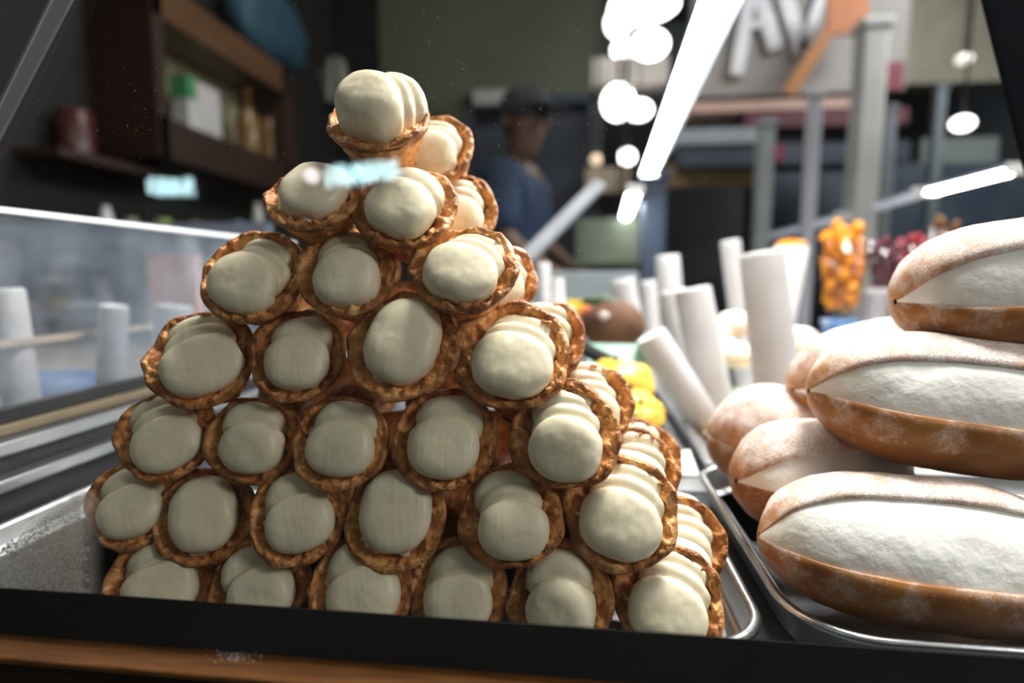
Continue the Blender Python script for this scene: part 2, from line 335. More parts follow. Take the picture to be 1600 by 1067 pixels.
# left side: glass panel, its frame and the steel rails below
PXL = -.47
za = PX(0, 325, PXL); ya0, ya1 = .26, .92
zt = za.z; zb = PX(0, 640, PXL).z
sp = empty('side_glass_panel', (PXL, .5, zb), 'smudged blue grey glass side panel with bright polished top edge', 'glass panel')
obj('pane', box(PXL - .006, PXL, ya0 + .06, ya1, zb, zt - .003), pane_mat('smudged_glass', (.95, .96, .97), .36, (.46, .53, .62), 14, 1.3, .34, .72, .06), sp)
obj('polished_edge', box(PXL - .008, PXL + .002, ya0 + .06, ya1, zt - .004, zt + .001, .001), mat('edge_strip', (.85, .88, .92), .25, c2=(.9, .92, .95), scale=30), sp)
obj('bottom_channel', box(PXL - .010, PXL + .004, ya0, ya1, zb - .012, zb, .001), mat('black_channel', (.015, .015, .016), .35, c2=(.02, .02, .02)), sp)
obj('wood_bead', box(PXL - .008, PXL + .010, ya0, ya1, zb - .020, zb - .012, .001), mat('bead', (.13, .10, .06), .45, c2=(.17, .13, .08), scale=20, stretch=(8, 1, 8)), sp)
sr = empty('side_rails', (PXL, .5, -.014), 'stepped steel rails along the left wall of the case', 'rail')
for x0, x1, z0, z1, mm in ((-.475, -.452, -.014, zb - .020, DARKSTEEL), (-.452, -.446, .058, .069, STEEL), (-.452, -.449, .046, .058, DARKSTEEL), (-.452, -.4445, .030, .040, STEEL)):
    obj('rail' if mm is STEEL else 'back_plate', box(x0, x1, ya0, ya1, z0, z1, .0025), mm, sr)

# front glass
pB = PG(-260, 1010).copy(); XG0, XG1 = -.60, .345
def gq(x, s): return GP0 + Vector((x, 0, 0)) + Vector((0, math.sin(GL), math.cos(GL))) * s
fg = empty('front_glass', (0, .229, .0545), 'slanted front glass of the case with dust specks and condensation', 'glass')
CLEAR = pane_mat('clear_glass', (.985, .99, .985))
tk = -GN * .004
obj('pane', hexa([gq(XG0, -.006), gq(XG1, -.006), gq(XG1, .52), gq(XG0, .52)], [gq(XG0, -.006) + tk, gq(XG1, -.006) + tk, gq(XG1, .52) + tk, gq(XG0, .52) + tk]), CLEAR, fg)
# joint strip of the pane at the far left
a, b, c, e = PG(-62, 290, -.001), PG(-36, 290, -.001), PG(150, -65, -.001), PG(112, -65, -.001)
obj('joint_strip', hexa([a, b, c, e], [v + GN * .0015 for v in (a, b, c, e)]), pane_mat('joint_film', (.7, .7, .7), .30, (.5, .5, .5), 5, 1., .0, .1, .12), fg)
a, b, c, e = PG(-62, 290, -.0015), PG(-59, 290, -.0015), PG(115, -65, -.0015), PG(112, -65, -.0015)
obj('joint_edge', hexa([a, b, c, e], [v + GN * .001 for v in (a, b, c, e)]), mat('seam_edge', (.55, .55, .55), .3, c2=(.6, .6, .6)), fg)
# dust specks, far too many to count
V, Fc = [], []
for i in range(420):
    if i < 150: px, py = random.gauss(190, 70), random.gauss(170, 75)
    elif i < 330: px, py = random.gauss(790, 110), random.gauss(190, 110)
    else: px, py = random.uniform(0, 1500), random.uniform(0, 700)
    if py > 420 and 200 < px < 1100 and random.random() < .8: continue
    r = random.choice((.10, .12, .15, .20, .28)) * .001 * (1.15 if 650 < px < 950 else .9)
    c = PG(px, py, -.0004); an = random.uniform(0, 3.14); s = Vector((math.cos(an), 0, 0)) + Vector((0, math.sin(GL), math.cos(GL))) * math.sin(an); t = GN.cross(s)
    st = random.uniform(.8, 2.4); n = len(V)
    V += [c + s * r * st, c + t * r * .7, c - s * r * st, c - t * r * .7, c + GN * r * .5]
    Fc += [[n, n + 1, n + 4], [n + 1, n + 2, n + 4], [n + 2, n + 3, n + 4], [n + 3, n, n + 4], [n + 3, n + 2, n + 1, n]]
obj('dust_specks', (V, Fc), mat('dust', (.42, .42, .38), .8, c2=(.5, .5, .45)), fg)['kind'] = 'stuff'
# condensation in the lower left corner
def film(px, py):
    nz = noise.noise(Vector((px * .02, py * .02, 3))) * .25 + noise.noise(Vector((px * .06, py * .06, 9))) * .08
    dx = max(0, px - 118) / 48; top = 745 + max(0, 125 - px) * .75
    v = min(1, max(0, (py - top + nz * 60) / 38)) * min(1, max(0, 1.0 - dx + nz * .4))
    v = v * v * (3 - 2 * v)
    return v
n = 70; V, Fc, A = [], [], []
for j in range(n + 1):
    for i in range(n + 1):
        px, py = -25 + 215 * i / n, 715 + 212 * j / n
        V.append(PG(px, py, .0056)); A.append(.88 * film(px, py) * (1 - .45 * min(1, max(0, (py - 830 + px * .15) / 70)) * (px < 140)))
for j in range(n):
    for i in range(n): q = j * (n + 1) + i; Fc.append([q, q + 1, q + n + 2, q + n + 1])
fo = obj('condensation_film', (V, Fc), fog_mat(), fg, True); fo['kind'] = 'stuff'
at = fo.data.attributes.new('film', 'FLOAT', 'POINT'); at.data.foreach_set('value', A)
V, Fc = [], []; placed = 0
for i in range(9000):
    px, py = random.uniform(-20, 150), random.uniform(775, 925)
    if film(px, py) < .55 or py < 800 - (px - 60) * .1 + random.gauss(0, 22): continue
    if px > 132 + random.gauss(0, 6): continue
    r = random.uniform(.26, .58) * .001 * (.7 + .7 * min(1, max(0, (py - 800) / 110))); c = PG(px, py, .0043); s = Vector((1, 0, 0)); t = GN.cross(s); m0 = len(V)
    for rr, hh in ((1, 0), (.72, .42)):
        for k in range(6): an = k * math.pi / 3; V.append(c + (s * math.cos(an) + t * math.sin(an)) * r * rr - GN * r * hh)
    V.append(c - GN * r * .6)
    for k in range(6): k2 = (k + 1) % 6; Fc += [[m0 + k, m0 + k2, m0 + 6 + k2, m0 + 6 + k], [m0 + 6 + k, m0 + 6 + k2, m0 + 12]]
    placed += 1
    if placed > 2400: break
obj('water_droplets', (V, Fc), mat('water_drop', (.95, .93, .9), .05, trans=.7, spec=.8), fg, True)['kind'] = 'stuff'

# corner post at the right
cp = empty('corner_post', PG(1655, 560), 'dark slanted corner post at the right end of the glass', 'post')
a0, a1 = PG(1517, -60, -.002), PG(1638, 424, -.002); b0, b1 = PG(1578, -60, -.002), PG(1700, 424, -.002)
dn = (a1 - a0) * .45
pm = mat('post_paint', (.006, .008, .013), .8, spec=.1, c2=(.009, .011, .017), scale=6)
obj('post_face', hexa([a0, b0, b1 + dn, a1 + dn], [v + GN * .003 for v in (a0, b0, b1 + dn, a1 + dn)]), pm, cp)
c0, c1 = PG(1578, -60, -.002), PG(1700, 424, -.002); d0, d1 = PG(1720, -60, -.002), PG(1850, 424, -.002)
obj('post_side', hexa([c0, d0, d1 + dn, c1 + dn], [v + GN * .002 for v in (c0, d0, d1 + dn, c1 + dn)]), mat('post_side_paint', (.012, .014, .024), .5, c2=(.018, .02, .03)), cp)

# LED fixtures, and glowing strips that imitate reflections of them
def led(name, p, q, wd, label, lit=True, hs=1.):
    p, q = Vector(p), Vector(q); o = empty(name, (p + q) / 2, label, 'light')
    dr = (q - p).normalized(); up = Vector((0, 0, 1)); sd = dr.cross(up).normalized(); up = sd.cross(dr)
    V, Fc = [], []; n = 14
    for c in (p, q):
        for k in range(n):
            a = math.pi + math.pi * k / (n - 1); V.append(c + sd * math.cos(a) * wd / 2 + up * math.sin(a) * wd * .32)
    for k in range(n - 1): Fc.append([k, k + 1, n + k + 1, n + k])
    Fc += [[n - 1, 0, n, 2 * n - 1], list(range(n))[::-1], [n + k for k in range(n)]]
    obj('diffuser', (V, Fc), LEDM if lit else mat('reflection_glow', (.62, .64, .72), .4, emit=.45, ecol=(.75, .78, .9)), o, True)  # the unlit variant glows faintly to imitate a reflected strip
    e = dr * .006; w2 = wd * .5 * hs
    obj('housing', bar(p - e + up * wd * .14 + sd * wd * .10, q + e + up * wd * .14 + sd * wd * .10, wd * 1.22 * hs, wd * .26, sd), mat('led_housing', (.50, .54, .62), .35, .5, c2=(.56, .60, .68)), o)
    for c in (p - e, q + e): obj('end_cap', bar(c - dr * .004, c + dr * .004, wd * 1.2 * hs, wd * .7, sd), WHITE, o)
    return o
H = .26
def onH(px, py, h=H): return PZ(px, py, CZ + h)
led('led_strip_or_reflection', onH(1150, -70), onH(1014, 268), .035, 'long lit LED strip light running back above the trays')
led('led_strip_or_reflection', onH(992, 296), onH(978, 338), .040, 'short lit LED strip light beyond the long one')
led('led_strip_or_reflection', onH(1586, 264), onH(1458, 297), .040, 'lit LED strip light at the far right')
led('led_strip_or_reflection', onH(1440, 301), onH(1378, 320), .05, 'dimly glowing strip imitating a reflected LED light left of the far right one', False)  # glow stands in for a reflection of the lit strip
led('led_strip_or_reflection', onH(1318, 338), onH(1196, 370), .06, 'dimly glowing strip imitating a reflected LED light behind the tall paper tube', False)  # also a reflection built as a faintly glowing strip
fr = empty('case_frame_strut', PY(800, 430, 1.15), 'slanted aluminium frame strut in front of the dark doorway', 'strut')
p0, p1 = PY(796, 430, 1.15), PY(938, 286, 1.35); p2 = p0 + (p0 - p1) * ((p0.z + .012) / (p1.z - p0.z))
obj('strut_bar', bar(p2, p1, .030, .012), ALU, fr)
obj('strut_foot', bar(p2, p2 + Vector((0, 0, .012)), .05, .04), ALU, fr)

# ------------------------------------------------------------ cream tarts
def shell_mesh(seed):
    prof = [(.0, -1.02), (.30, -1.03), (.52, -1.01), (.585, -.96), (.61, -.88), (.645, -.76), (.68, -.66), (.715, -.56), (.75, -.47), (.785, -.38), (.82, -.30), (.855, -.23), (.885, -.17), (.91, -.125),
            (.925, -.105), (.912, -.088), (.945, -.070), (.975, -.040), (.985, -.005), (.975, .028), (.945, .045), (.915, .040), (.885, .022), (.855, .0), (.82, -.022), (.785, -.042), (.75, -.060), (.71, -.08), (.66, -.10), (.58, -.13), (.4, -.2), (.0, -.2)]
    n = 110; V, Fc = [], []; so = Vector((seed * 7.3, seed * 3.1, seed * 1.7))
    for i, (r, h) in enumerate(prof):
        for k in range(n):
            a = 2 * math.pi * k / n; ca, sa = math.cos(a), math.sin(a); dv = Vector((ca, sa, 0))
            lf = noise.noise(dv * .9 + so); mf = noise.noise(dv * 2.6 + so + Vector((0, 0, h * 1.5))); hf = noise.noise(Vector((ca * r * 7, sa * r * 7, h * 7)) + so)
            vf = noise.noise(Vector((ca * r * 15, sa * r * 15, h * 15)) + so * 2)
            rim = math.exp(-((h - .0) / .16) ** 2) * (r > .7)
            outer = 1 if (i < 17 and r > .5) else 0; inner = 1 if i > 20 and r > .5 else 0
            rr = r * (1 + .10 * lf * (r > .4) + .06 * mf * rim)
            rr += outer * (.022 * math.sin(h * 46 + 3 * mf + 4 * lf) + .030 * hf + .022 * vf)
            bub = max(0, vf) * .06 + max(0, hf) * .16
            rr -= inner * bub * .25
            hh = h + .09 * mf * rim + .06 * lf * rim + .030 * hf * rim + inner * (bub * 1.0 + .01 * vf) + (.05 * hf if outer else 0) * .4
            V.append((rr * ca, rr * sa, hh))
    for i in range(len(prof) - 1):
        for k in range(n): Fc.append([i * n + k, i * n + (k + 1) % n, (i + 1) * n + (k + 1) % n, (i + 1) * n + k])
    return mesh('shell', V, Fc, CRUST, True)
def surface_net(d, org, h):
    """Surface-nets polygonisation of a sampled distance grid d[x,y,z]."""
    nx, ny, nz = d.shape; neg = d < 0; acc = np.zeros((nx - 1, ny - 1, nz - 1, 3)); cnt = np.zeros((nx - 1, ny - 1, nz - 1))
    cor = [(a, b, c) for a in (0, 1) for b in (0, 1) for c in (0, 1)]
    sl = lambda c: d[c[0]:nx - 1 + c[0], c[1]:ny - 1 + c[1], c[2]:nz - 1 + c[2]]
    for a in cor:
        for ax in range(3):
            if a[ax]: continue
            b = list(a); b[ax] = 1; da, db = sl(a), sl(b); cross = (da < 0) != (db < 0)
            t = np.where(cross, da / np.where(da == db, 1, da - db), 0)
            for k in range(3): acc[..., k] += np.where(cross, a[k] + (t if k == ax else 0), 0)
            cnt += cross
    act = cnt > 0; idx = -np.ones(act.shape, int); idx[act] = np.arange(act.sum())
    g = np.argwhere(act); V = (g + acc[act] / cnt[act][:, None]) * h + np.array(org); Fc = []
    for ax in range(3):
        o1, o2 = [(1, 2), (2, 0), (0, 1)][ax]; n = [nx, ny, nz]
        s0 = [slice(1, n[k] - 1) for k in range(3)]; s1 = list(s0); s0[ax] = slice(0, n[ax] - 1); s1[ax] = slice(1, n[ax])
        A, B = neg[tuple(s0)], neg[tuple(s1)]
        for e, flip in (((A & ~B), False), ((~A & B), True)):
            p = np.argwhere(e); off = [0, 0, 0]
            for k in range(3): off[k] = 0 if k == ax else 1
            p = p + np.array(off)
            def at(q1, q2):
                r = p.copy(); r[:, o1] -= q1; r[:, o2] -= q2; return idx[r[:, 0], r[:, 1], r[:, 2]]
            q = np.stack([at(1, 1), at(0, 1), at(0, 0), at(1, 0)], 1)
            if flip: q = q[:, ::-1]
            Fc += q.tolist()
    return V, Fc
def cream_mesh(nl, seed, tall=1., wide=1., drop=0., lean=0.):
    """Overlapping piped lobes: the lowest in front, each further one higher and set back."""
    rd = random.Random(seed); h = .024
    X, Y, Z = np.meshgrid(np.arange(-.95, .96, h), np.arange(-.95, 1.35, h), np.arange(-.45, 1.05, h), indexing='ij')
    def ell(c, r, p=2.0):
        q = (np.abs((X - c[0]) / r[0]) ** p + np.abs((Y - c[1]) / r[1]) ** p + np.abs((Z - c[2]) / r[2]) ** p) ** (1 / p); return (q - 1) * min(r)
    def smin(a, b, k): q = np.clip(.5 + .5 * (b - a) / k, 0, 1); return b * (1 - q) + a * q - k * q * (1 - q)
    D = ell((0, .05, -.20), (.76 * wide, .74, .22))
    vs_ = {1: [.08], 2: [-.15, .28], 3: [-.20, .11, .41], 4: [-.20, .07, .33, .56]}[nl]
    for i, v in reversed(list(enumerate(vs_))):
        f = i / 3; u = .05 - .10 * f + lean * (v + .2) + rd.uniform(-.035, .035)
        a = .665 * wide * (1 - .10 * f); b = (.74 if nl == 1 else .59) * (1 - .14 * f); c = (.43 + .03 * f) * tall
        w0 = .10 + .12 * (tall - 1) - .46 * f
        L = ell((u, v + drop, w0), (a, b, c), 2.3)
        # the scraped flat face of each lobe
        nf = Vector((rd.uniform(-.15, .15), -.12 + rd.uniform(-.2, .12), 1)).normalized()
        pl = (X - u) * nf.x + (Y - v - drop) * nf.y + (Z - w0) * nf.z - c * .80
        L = -smin(-L, -pl, .16)
        D = smin(D, L, .05) if i == nl - 1 else np.minimum(D, L) + .040 * np.exp(-((D - L) / .05) ** 2)
    for q in range(rd.randint(2, 4)):   # ragged bits smeared on the crust
        t = R(rd.uniform(195, 345)); r = rd.uniform(.62, .70); s_ = rd.uniform(.035, .07)
        D = smin(D, ell((r * math.cos(t), r * math.sin(t), -.06), (s_ * rd.uniform(1.2, 2.2), s_, s_ * 1.2)), .05)
    V, Fc = surface_net(D, (-.95, -.95, -.45), h)
    me = mesh('cream', [tuple(v) for v in V], Fc, CREAM, True); so = Vector((seed, seed * 1.3, 5))
    nrm = [v.normal.copy() for v in me.vertices]
    for v in me.vertices:
        c = v.co.copy(); n_ = nrm[v.index]; streak = noise.noise(Vector((c.x * 16, c.y * 1.4, c.z * 1.5)) + so)
        v.co = c + n_ * (.005 * noise.noise(c * 7 + so) + .0028 * streak + .022 * noise.noise(c * 2.2 + so))
    me.update(); return me
SHELLS = [shell_mesh(s) for s in range(6)]
CREAMS = {k: [cream_mesh(k, s * 11 + k, *p) for s, p in enumerate(((1.0, 1.0, 0., .05), (1.1, .95, -.03, -.10), (.92, 1.03, .02, .12)))] for k in (1, 2, 3, 4)}
CREAMTOP = cream_mesh(3, 77, 1.9, 1.02, .0, .30)
def tart(P, D, elev, yaw, roll, shell, cream, label, spin=0.):
    o = empty('cream_tart', P, label, 'pastry', 'cream tarts in the pyramid')
    ax = Vector((math.sin(yaw) * math.cos(elev), -math.cos(yaw) * math.cos(elev), math.sin(elev)))
    u = Vector((math.cos(yaw), math.sin(yaw), 0)); v = ax.cross(u)
    u2 = u * math.cos(roll) + v * math.sin(roll); v2 = ax.cross(u2)
    o.rotation_euler = Matrix((u2, v2, ax)).transposed().to_euler()
    s = D / 1.96; o.scale = (s * random.uniform(.97, 1.04), s * random.uniform(.96, 1.04), s)
    a = bpy.data.objects.new('shell', shell); COL.objects.link(a); a.parent = o; a.rotation_euler = (0, 0, spin)
    b = bpy.data.objects.new('cream', cream); COL.objects.link(b); b.parent = o
    return o
# rim centre and width in the photograph, number of cream lobes, roll and extra yaw in degrees
ROWS = {1: [(252, 908, 150, 2, 8, 0), (404, 914, 142, 2, 12, 0), (562, 918, 150, 2, 14, 0), (716, 924, 155, 2, 4, 0), (874, 930, 158, 2, -6, 0), (1042, 936, 168, 4, -14, 6)],
        2: [(206, 788, 128, 2, 18, -4), (320, 808, 140, 1, 8, 0), (463, 806, 143, 2, 16, 0), (617, 806, 160, 1, 4, 0), (798, 806, 157, 3, 8, 0), (968, 798, 174, 4, -12, 4)],
        3: [(259, 680, 142, 3, 24, -4), (396, 685, 136, 2, -10, 0), (530, 690, 148, 2, -4, 0), (694, 686, 160, 2, -2, 0), (881, 678, 164, 4, -10, 4)],
        4: [(314, 560, 156, 3, 20, -4), (466, 556, 142, 2, 2, 0), (629, 540, 168, 1, -18, 0), (800, 556, 170, 4, -8, 2)],
        5: [(396, 432, 154, 4, -26, -4), (542, 424, 152, 4, -6, 0), (724, 418, 165, 4, -18, 2)],
        6: [(488, 308, 140, 1, -16, -6), (633, 322, 158, 2, -34, 2)],
        7: [(590, 186, 150, 2, -22, 2)]}
ORD = ['leftmost', 'second from left', 'third from left', 'fourth from left', 'fifth from left', 'rightmost']
RN = {1: 'bottom row', 2: 'second row from the bottom', 3: 'third row from the bottom', 4: 'middle row of four', 5: 'row of three', 6: 'row of two near the top'}
ii = 0
for k, row in ROWS.items():
    for j, (px, py, wd, nl, rl, yw) in enumerate(row):
        Y = .303 + .0080 * (k - 1) + (.004 if (j % 2) else 0)
        P = PY(px, py, Y); D = wd * (P - EYE).dot(FW) / F
        D = min(max(D * 1.05, .0555), .068)
        n = len(row); on = ORD[-1] if (j == n - 1 and n > 1) else ORD[j]
        lab = ('cream tart at the very top of the pyramid' if k == 7 else 'cream tart %s in the %s of the pyramid' % (on, RN[k]))
        el = R(27 + random.uniform(-3, 3) + (0, 0, 0, 0, 2, 5, 11, 17)[k])
        cr = CREAMTOP if k == 7 else CREAMS[nl][ii % 3]
        tart(P, D, el, .62 * math.atan2(-P.x, P.y) + R(-6 + yw + random.uniform(-3, 3)), R(rl), SHELLS[ii % 6], cr, lab, random.uniform(0, 6.28)); ii += 1
BACK = [((676, 236), .412, 'half hidden cream tart behind the top tart'), ((716, 334), .405, 'half hidden cream tart behind the right tart of the row of two'),
        ((776, 440), .398, 'half hidden cream tart behind the right tart of the row of three'), ((846, 530), .394, 'half hidden cream tart behind the right tart of the middle row'),
        ((918, 632), .382, 'half hidden cream tart behind the right tart of the third row'), ((990, 738), .372, 'half hidden cream tart behind the right tart of the second row'),
        ((1058, 846), .358, 'half hidden cream tart behind the right tart of the bottom row'), ((1000, 712), .440, 'cream tart farthest back on the tart tray')]
for (px, py), Y, lab in BACK:
    tart(PY(px, py, Y), .060, R(26), R(-4), R(-6), SHELLS[ii % 6], CREAMS[4 if ii % 2 else 3][ii % 3], lab, random.uniform(0, 6.28)); ii += 1

# the rank behind the front one, only glimpsed through the gaps
for k, row in ROWS.items():
    for j in range(len(row) - 1):
        Y = .303 + .0080 * (k - 1); a, b = PY(row[j][0], row[j][1], Y), PY(row[j + 1][0], row[j + 1][1], Y); m = (a + b) / 2
        tart(m + Vector((0, .112, .012)), .058, R(20), R(178), R(0), SHELLS[ii % 6], CREAMS[2][ii % 3], 'turned away tart glimpsed between the %s and %s tarts, %s' % (ORD[j].split()[0], 'rightmost' if j == len(row) - 2 else ORD[j + 1].split()[0], RN[k]), random.uniform(0, 6.28)); ii += 1

# ------------------------------------------------------------ cream buns
def bun_section(t, a, b, c, seed):
    s = max(0., 1 - abs(t) ** 2.9) ** .5
    return max(s, .004)
def bun(P, a, b, c, yaw, pitch, roll, lo, hi, label, seed, closed=False):
    o = empty('cream_bun', P, label, 'bun', 'sugared cream buns on the right tray')
    o.rotation_euler = (Matrix.Rotation(yaw, 3, 'Z') @ Matrix.Rotation(pitch, 3, 'Y') @ Matrix.Rotation(roll, 3, 'X')).to_euler()
    so = Vector((seed * 3.7, seed, 2)); NX = 44
    def pt(t, ph, k):
        s = bun_section(t, a, b, c, seed); ph = R(ph); cy, sz = math.cos(ph), math.sin(ph)
        v = Vector((t * a * (1 - .04 * (1 - k)), -b * s * cy * k, c * s * sz * k * (.86 if sz < 0 else 1.05)))
        return v * (1 + .035 * noise.noise(v * 28 + so) + .012 * noise.noise(v * 90 + so))
    def gap(t):
        g = .42 + .58 * max(0., 1 - abs(t) ** 4) ** .5; m = lo + (hi - lo) * .30
        return m + (lo - m) * g, m + (hi - m) * g
    def loft(name, fsec, m):
        V, Fc = [], []; nn = None
        for i in range(NX + 1):
            t = -math.cos(math.pi * i / NX) * .999; sec = fsec(t); nn = len(sec)
            V += [pt(t, ph, k) for ph, k in sec]
        for i in range(NX):
            for q in range(nn): Fc.append([i * nn + q, i * nn + (q + 1) % nn, (i + 1) * nn + (q + 1) % nn, (i + 1) * nn + q])
        Fc += [list(range(nn))[::-1], [NX * nn + q for q in range(nn)]]
        bm = bmesh.new(); 
        ob = bpy.data.objects.new(name, mesh(name, V, Fc, m, True)); COL.objects.link(ob); ob.parent = o
        bm.from_mesh(ob.data); bmesh.ops.recalc_face_normals(bm, faces=bm.faces); bm.to_mesh(ob.data); bm.free()
    def shellsec(p, q, n=26):
        ang = [p + (q - p) * i / (n - 1) for i in range(n)]; sg = 1 if q > p else -1
        return [(p - sg * 1.5, .955)] + [(p - sg * .8, .985)] + [(x, 1.) for x in ang[1:]] + [(x, .86) for x in ang[::-1]] + [(p - sg * 1.2, .90)]
    if not closed:
        loft('bread_base', lambda t: shellsec(gap(t)[0], -190), BREAD_BASE)
        loft('bread_lid', lambda t: shellsec(gap(t)[1], 171), BREAD_LID)
        def cs(t):
            g0, g1 = gap(t); g0 -= 14; g1 += 14; n = 22; hw = R((g1 - g0) / 2); r = []
            for i in range(n):
                ph = g0 + (g1 - g0) * i / (n - 1); dl = R(ph - (g0 + g1) / 2)
                ch = math.cos(hw * .9) / max(.3, math.cos(dl * .9)); r.append((ph, .55 * .985 + .45 * (ch * .94 + .04)))
            return r + [(g1, .4), (g0, .4)]
        loft('cream_filling', cs, WHIP)
    else:
        loft('bread_base', lambda t: shellsec(0, -190), BREAD_BASE)
        loft('bread_lid', lambda t: shellsec(3, 171), BREAD_LID)
        loft('cream_filling', lambda t: [(x, .93) for x in range(-16, 20, 4)] + [(20, .4), (-16, .4)], WHIP)
    return o
bun(PZ(1428, 866, .036), .087, .050, .044, R(-3), R(3), R(0), 5, 68, 'large sugared cream bun lowest at the front of the right tray', 1)
bun(PY(1486, 640, .395), .088, .050, .046, R(-4), R(6), R(2), 2, 52, 'sugared cream bun resting across the front bun', 2)
bun(PY(1618, 452, .420), .088, .050, .046, R(-2), R(-6), R(0), -10, 42, 'topmost sugared cream bun at the right edge', 3)
bun(PY(1396, 590, .505), .086, .049, .048, R(10), R(-6), R(0), -14, 26, 'sugared cream bun just left behind the bun in the middle of the stack', 4)
bun(PY(1282, 750, .428), .066, .045, .043, R(14), R(2), R(0), 2, 46, 'sugared cream bun squeezed between the front bun and the left bun', 5)
bun(PY(1202, 690, .515), .050, .053, .047, R(70), R(0), R(0), 0, 5, 'closed sugared bun at the left back of the right tray', 6, True)

# ------------------------------------------------------------ paper tubes and goods deeper in the case
DZ = -.014
def paper_tube(px, py, bx, by, wpx, Y, tilt, label, name='paper_tube'):
    top = PY(px, py, Y); bt = PY(bx, by, Y); r = wpx / 2 * (top - EYE).dot(FW) / F
    dr = (bt - top).normalized(); dr = (dr + Vector((0, tilt, 0))).normalized()
    L = (top.z - DZ) / max(.3, -dr.z); base = top + dr * L
    o = empty(name, base, label, 'tube', 'white paper tubes'); ax = -dr
    n = 48; V, Fc = [], []; s = Vector((1, 0, 0)); s = (s - ax * s.dot(ax)).normalized(); t = ax.cross(s)
    lv = [(.95, 0), (.96, .02 * L), (1., .5 * L), (1., .97 * L), (.985, .99 * L), (.94, L)]
    for rr, h in lv:
        for k in range(n):
            a = 2 * math.pi * k / n; q = r * rr * (1 + .012 * (k % 2)); V.append(base + ax * h + (s * math.cos(a) + t * math.sin(a)) * q)
    for i in range(len(lv) - 1):
        for k in range(n): Fc.append([i * n + k, i * n + (k + 1) % n, (i + 1) * n + (k + 1) % n, (i + 1) * n + k])
    Fc.append(list(range(n))[::-1])
    obj('wall', (V, Fc), PAPER, o, True)
    obj('end_disc', lathe([(.93 * r, 0), (.95 * r, .002), (.85 * r, .003), (.8 * r, .0015)], 32, base + ax * (L - .002), ax), WHITE, o, True)
    return o
paper_tube(1190, 396, 1208, 620, 66, .74, -.10, 'tallest white paper tube standing right behind the buns')
paper_tube(1082, 452, 1112, 630, 56, .84, -.12, 'white paper tube second nearest, left of the tallest one')
paper_tube(1050, 455, 1076, 600, 46, .95, -.08, 'white paper tube half hidden behind the second nearest tube')
paper_tube(1042, 400, 1052, 520, 38, 1.15, 0, 'far white paper tube rising above the pair in front')
paper_tube(972, 438, 990, 520, 38, 1.02, 0, 'white paper tube leaning left above the brown coconut')
paper_tube(1012, 440, 1020, 530, 26, 1.12, 0, 'slim white paper tube between the leaning tube and the pair')
paper_tube(1016, 524, 1072, 612, 50, .775, 0, 'white paper tube leaning low against the divider rail')
paper_tube(1141, 376, 1158, 520, 30, 1.12, 0, 'slim far white paper tube left of the tallest one')
paper_tube(848, 412, 850, 480, 22, 1.12, 0, 'tiny white paper tube beside the tart pyramid')
paper_tube(870, 436, 872, 490, 22, 1.02, 0, 'short white paper tube just right of the tiny one')
# behind the left glass panel
YP = .66
def left_tube(px, py, bx, by, wpx, Y, label):
    return paper_tube(px, py, bx, by, wpx, Y, 0, label)
left_tube(178, 478, 172, 640, 40, .64, 'pale paper tube seen through the side glass panel')
left_tube(272, 478, 268, 640, 54, .70, 'wide pale paper tube beside the tart pyramid behind the side glass')
left_tube(8, 452, 44, 690, 50, .56, 'leaning beige paper tube at the left edge behind the side glass')
struct(obj('side_deck', box(-1.7, XL, .3, 1.75, -.045, -.014), mat('pale_deck', (.42, .36, .31), .5, c2=(.5, .44, .39), scale=6)), 'pale deck beyond the side glass')
rl = empty('wooden_rail', PX(0, 540, -.62), 'thin wooden guard rail behind the side glass', 'rail')
a = PX(-60, 542, -.60); b = PX(300, 509, -.60)
obj('rail_bar', bar((-.60, .4, PX(0, 538, -.60).z), (-.60, 1.1, PX(0, 538, -.60).z), .008, .007), mat('pale_wood', (.50, .38, .28), .5, c2=(.56, .44, .33), scale=20), rl)
for y in (.43, .75, 1.08): obj('rail_post', bar((-.60, y, -.014), (-.60, y, PX(0, 538, -.60).z), .006, .006), mat('pale_wood'), rl)
tag(obj('blue_bowl', lathe([(.03, 0), (.055, .01), (.07, .04), (.065, .04), (.05, .014), (.0, .012)], 28, PY(75, 598, .80) + Vector((0, 0, -.03)), cap=False), mat('blue_glaze', (.09, .15, .34), .4, c2=(.12, .2, .4)), None, True), 'blurred blue bowl behind the side glass', 'bowl')
tag(obj('pink_board', pbox(236, 398, 310, 600, 1.15, .02), mat('pink_card', (.45, .22, .19), .7, c2=(.5, .26, .22))), 'blurred salmon pink board behind the side glass', 'board')
tag(obj('grey_screen', pbox(-120, 350, 420, 500, 1.45, .03), mat('blue_grey_screen', (.12, .15, .20), .5, c2=(.19, .22, .27), scale=5)), 'blue grey backing screen behind the side glass', 'screen')

# divider rail, second row goods
struct(obj('rear_deck_plate', box(-.30, 1.0, .56, 1.55, -.0138, -.0120), STEEL), 'steel plate covering the rear of the case deck')
DZ = -.012
dv = empty('divider_rail', (.15, 1, -.014), 'dark steel divider rail running back between the goods', 'rail')
obj('rail_top', box(.138, .152, .60, 1.45, .000, .006, .002), STEEL, dv)
obj('rail_web', box(.142, .148, .60, 1.45, -.014, .000), DARKSTEEL, dv)
obj('rail_strip', box(.156, .172, .60, 1.45, -.014, -.004, .002), DARKSTEEL, dv)
tg = PZ(1058, 730, -.010)
tag(obj('price_card', bar(tg + Vector((-.02, .0, .006)), tg + Vector((.018, .0, .006)), .05, .0015, Vector((0, 1, .25))), WHITE), 'blank white card lying behind the tart tray', 'card')
tray('steel_tray', -.12, .105, .60, 1.05, DZ + .006, .012, .03, 'steel tray with yellow fruit behind the tart tray')
yel = mat('mango_flesh', (.85, .50, .03), .35, c2=(.95, .70, .12), scale=25, sss=.2)
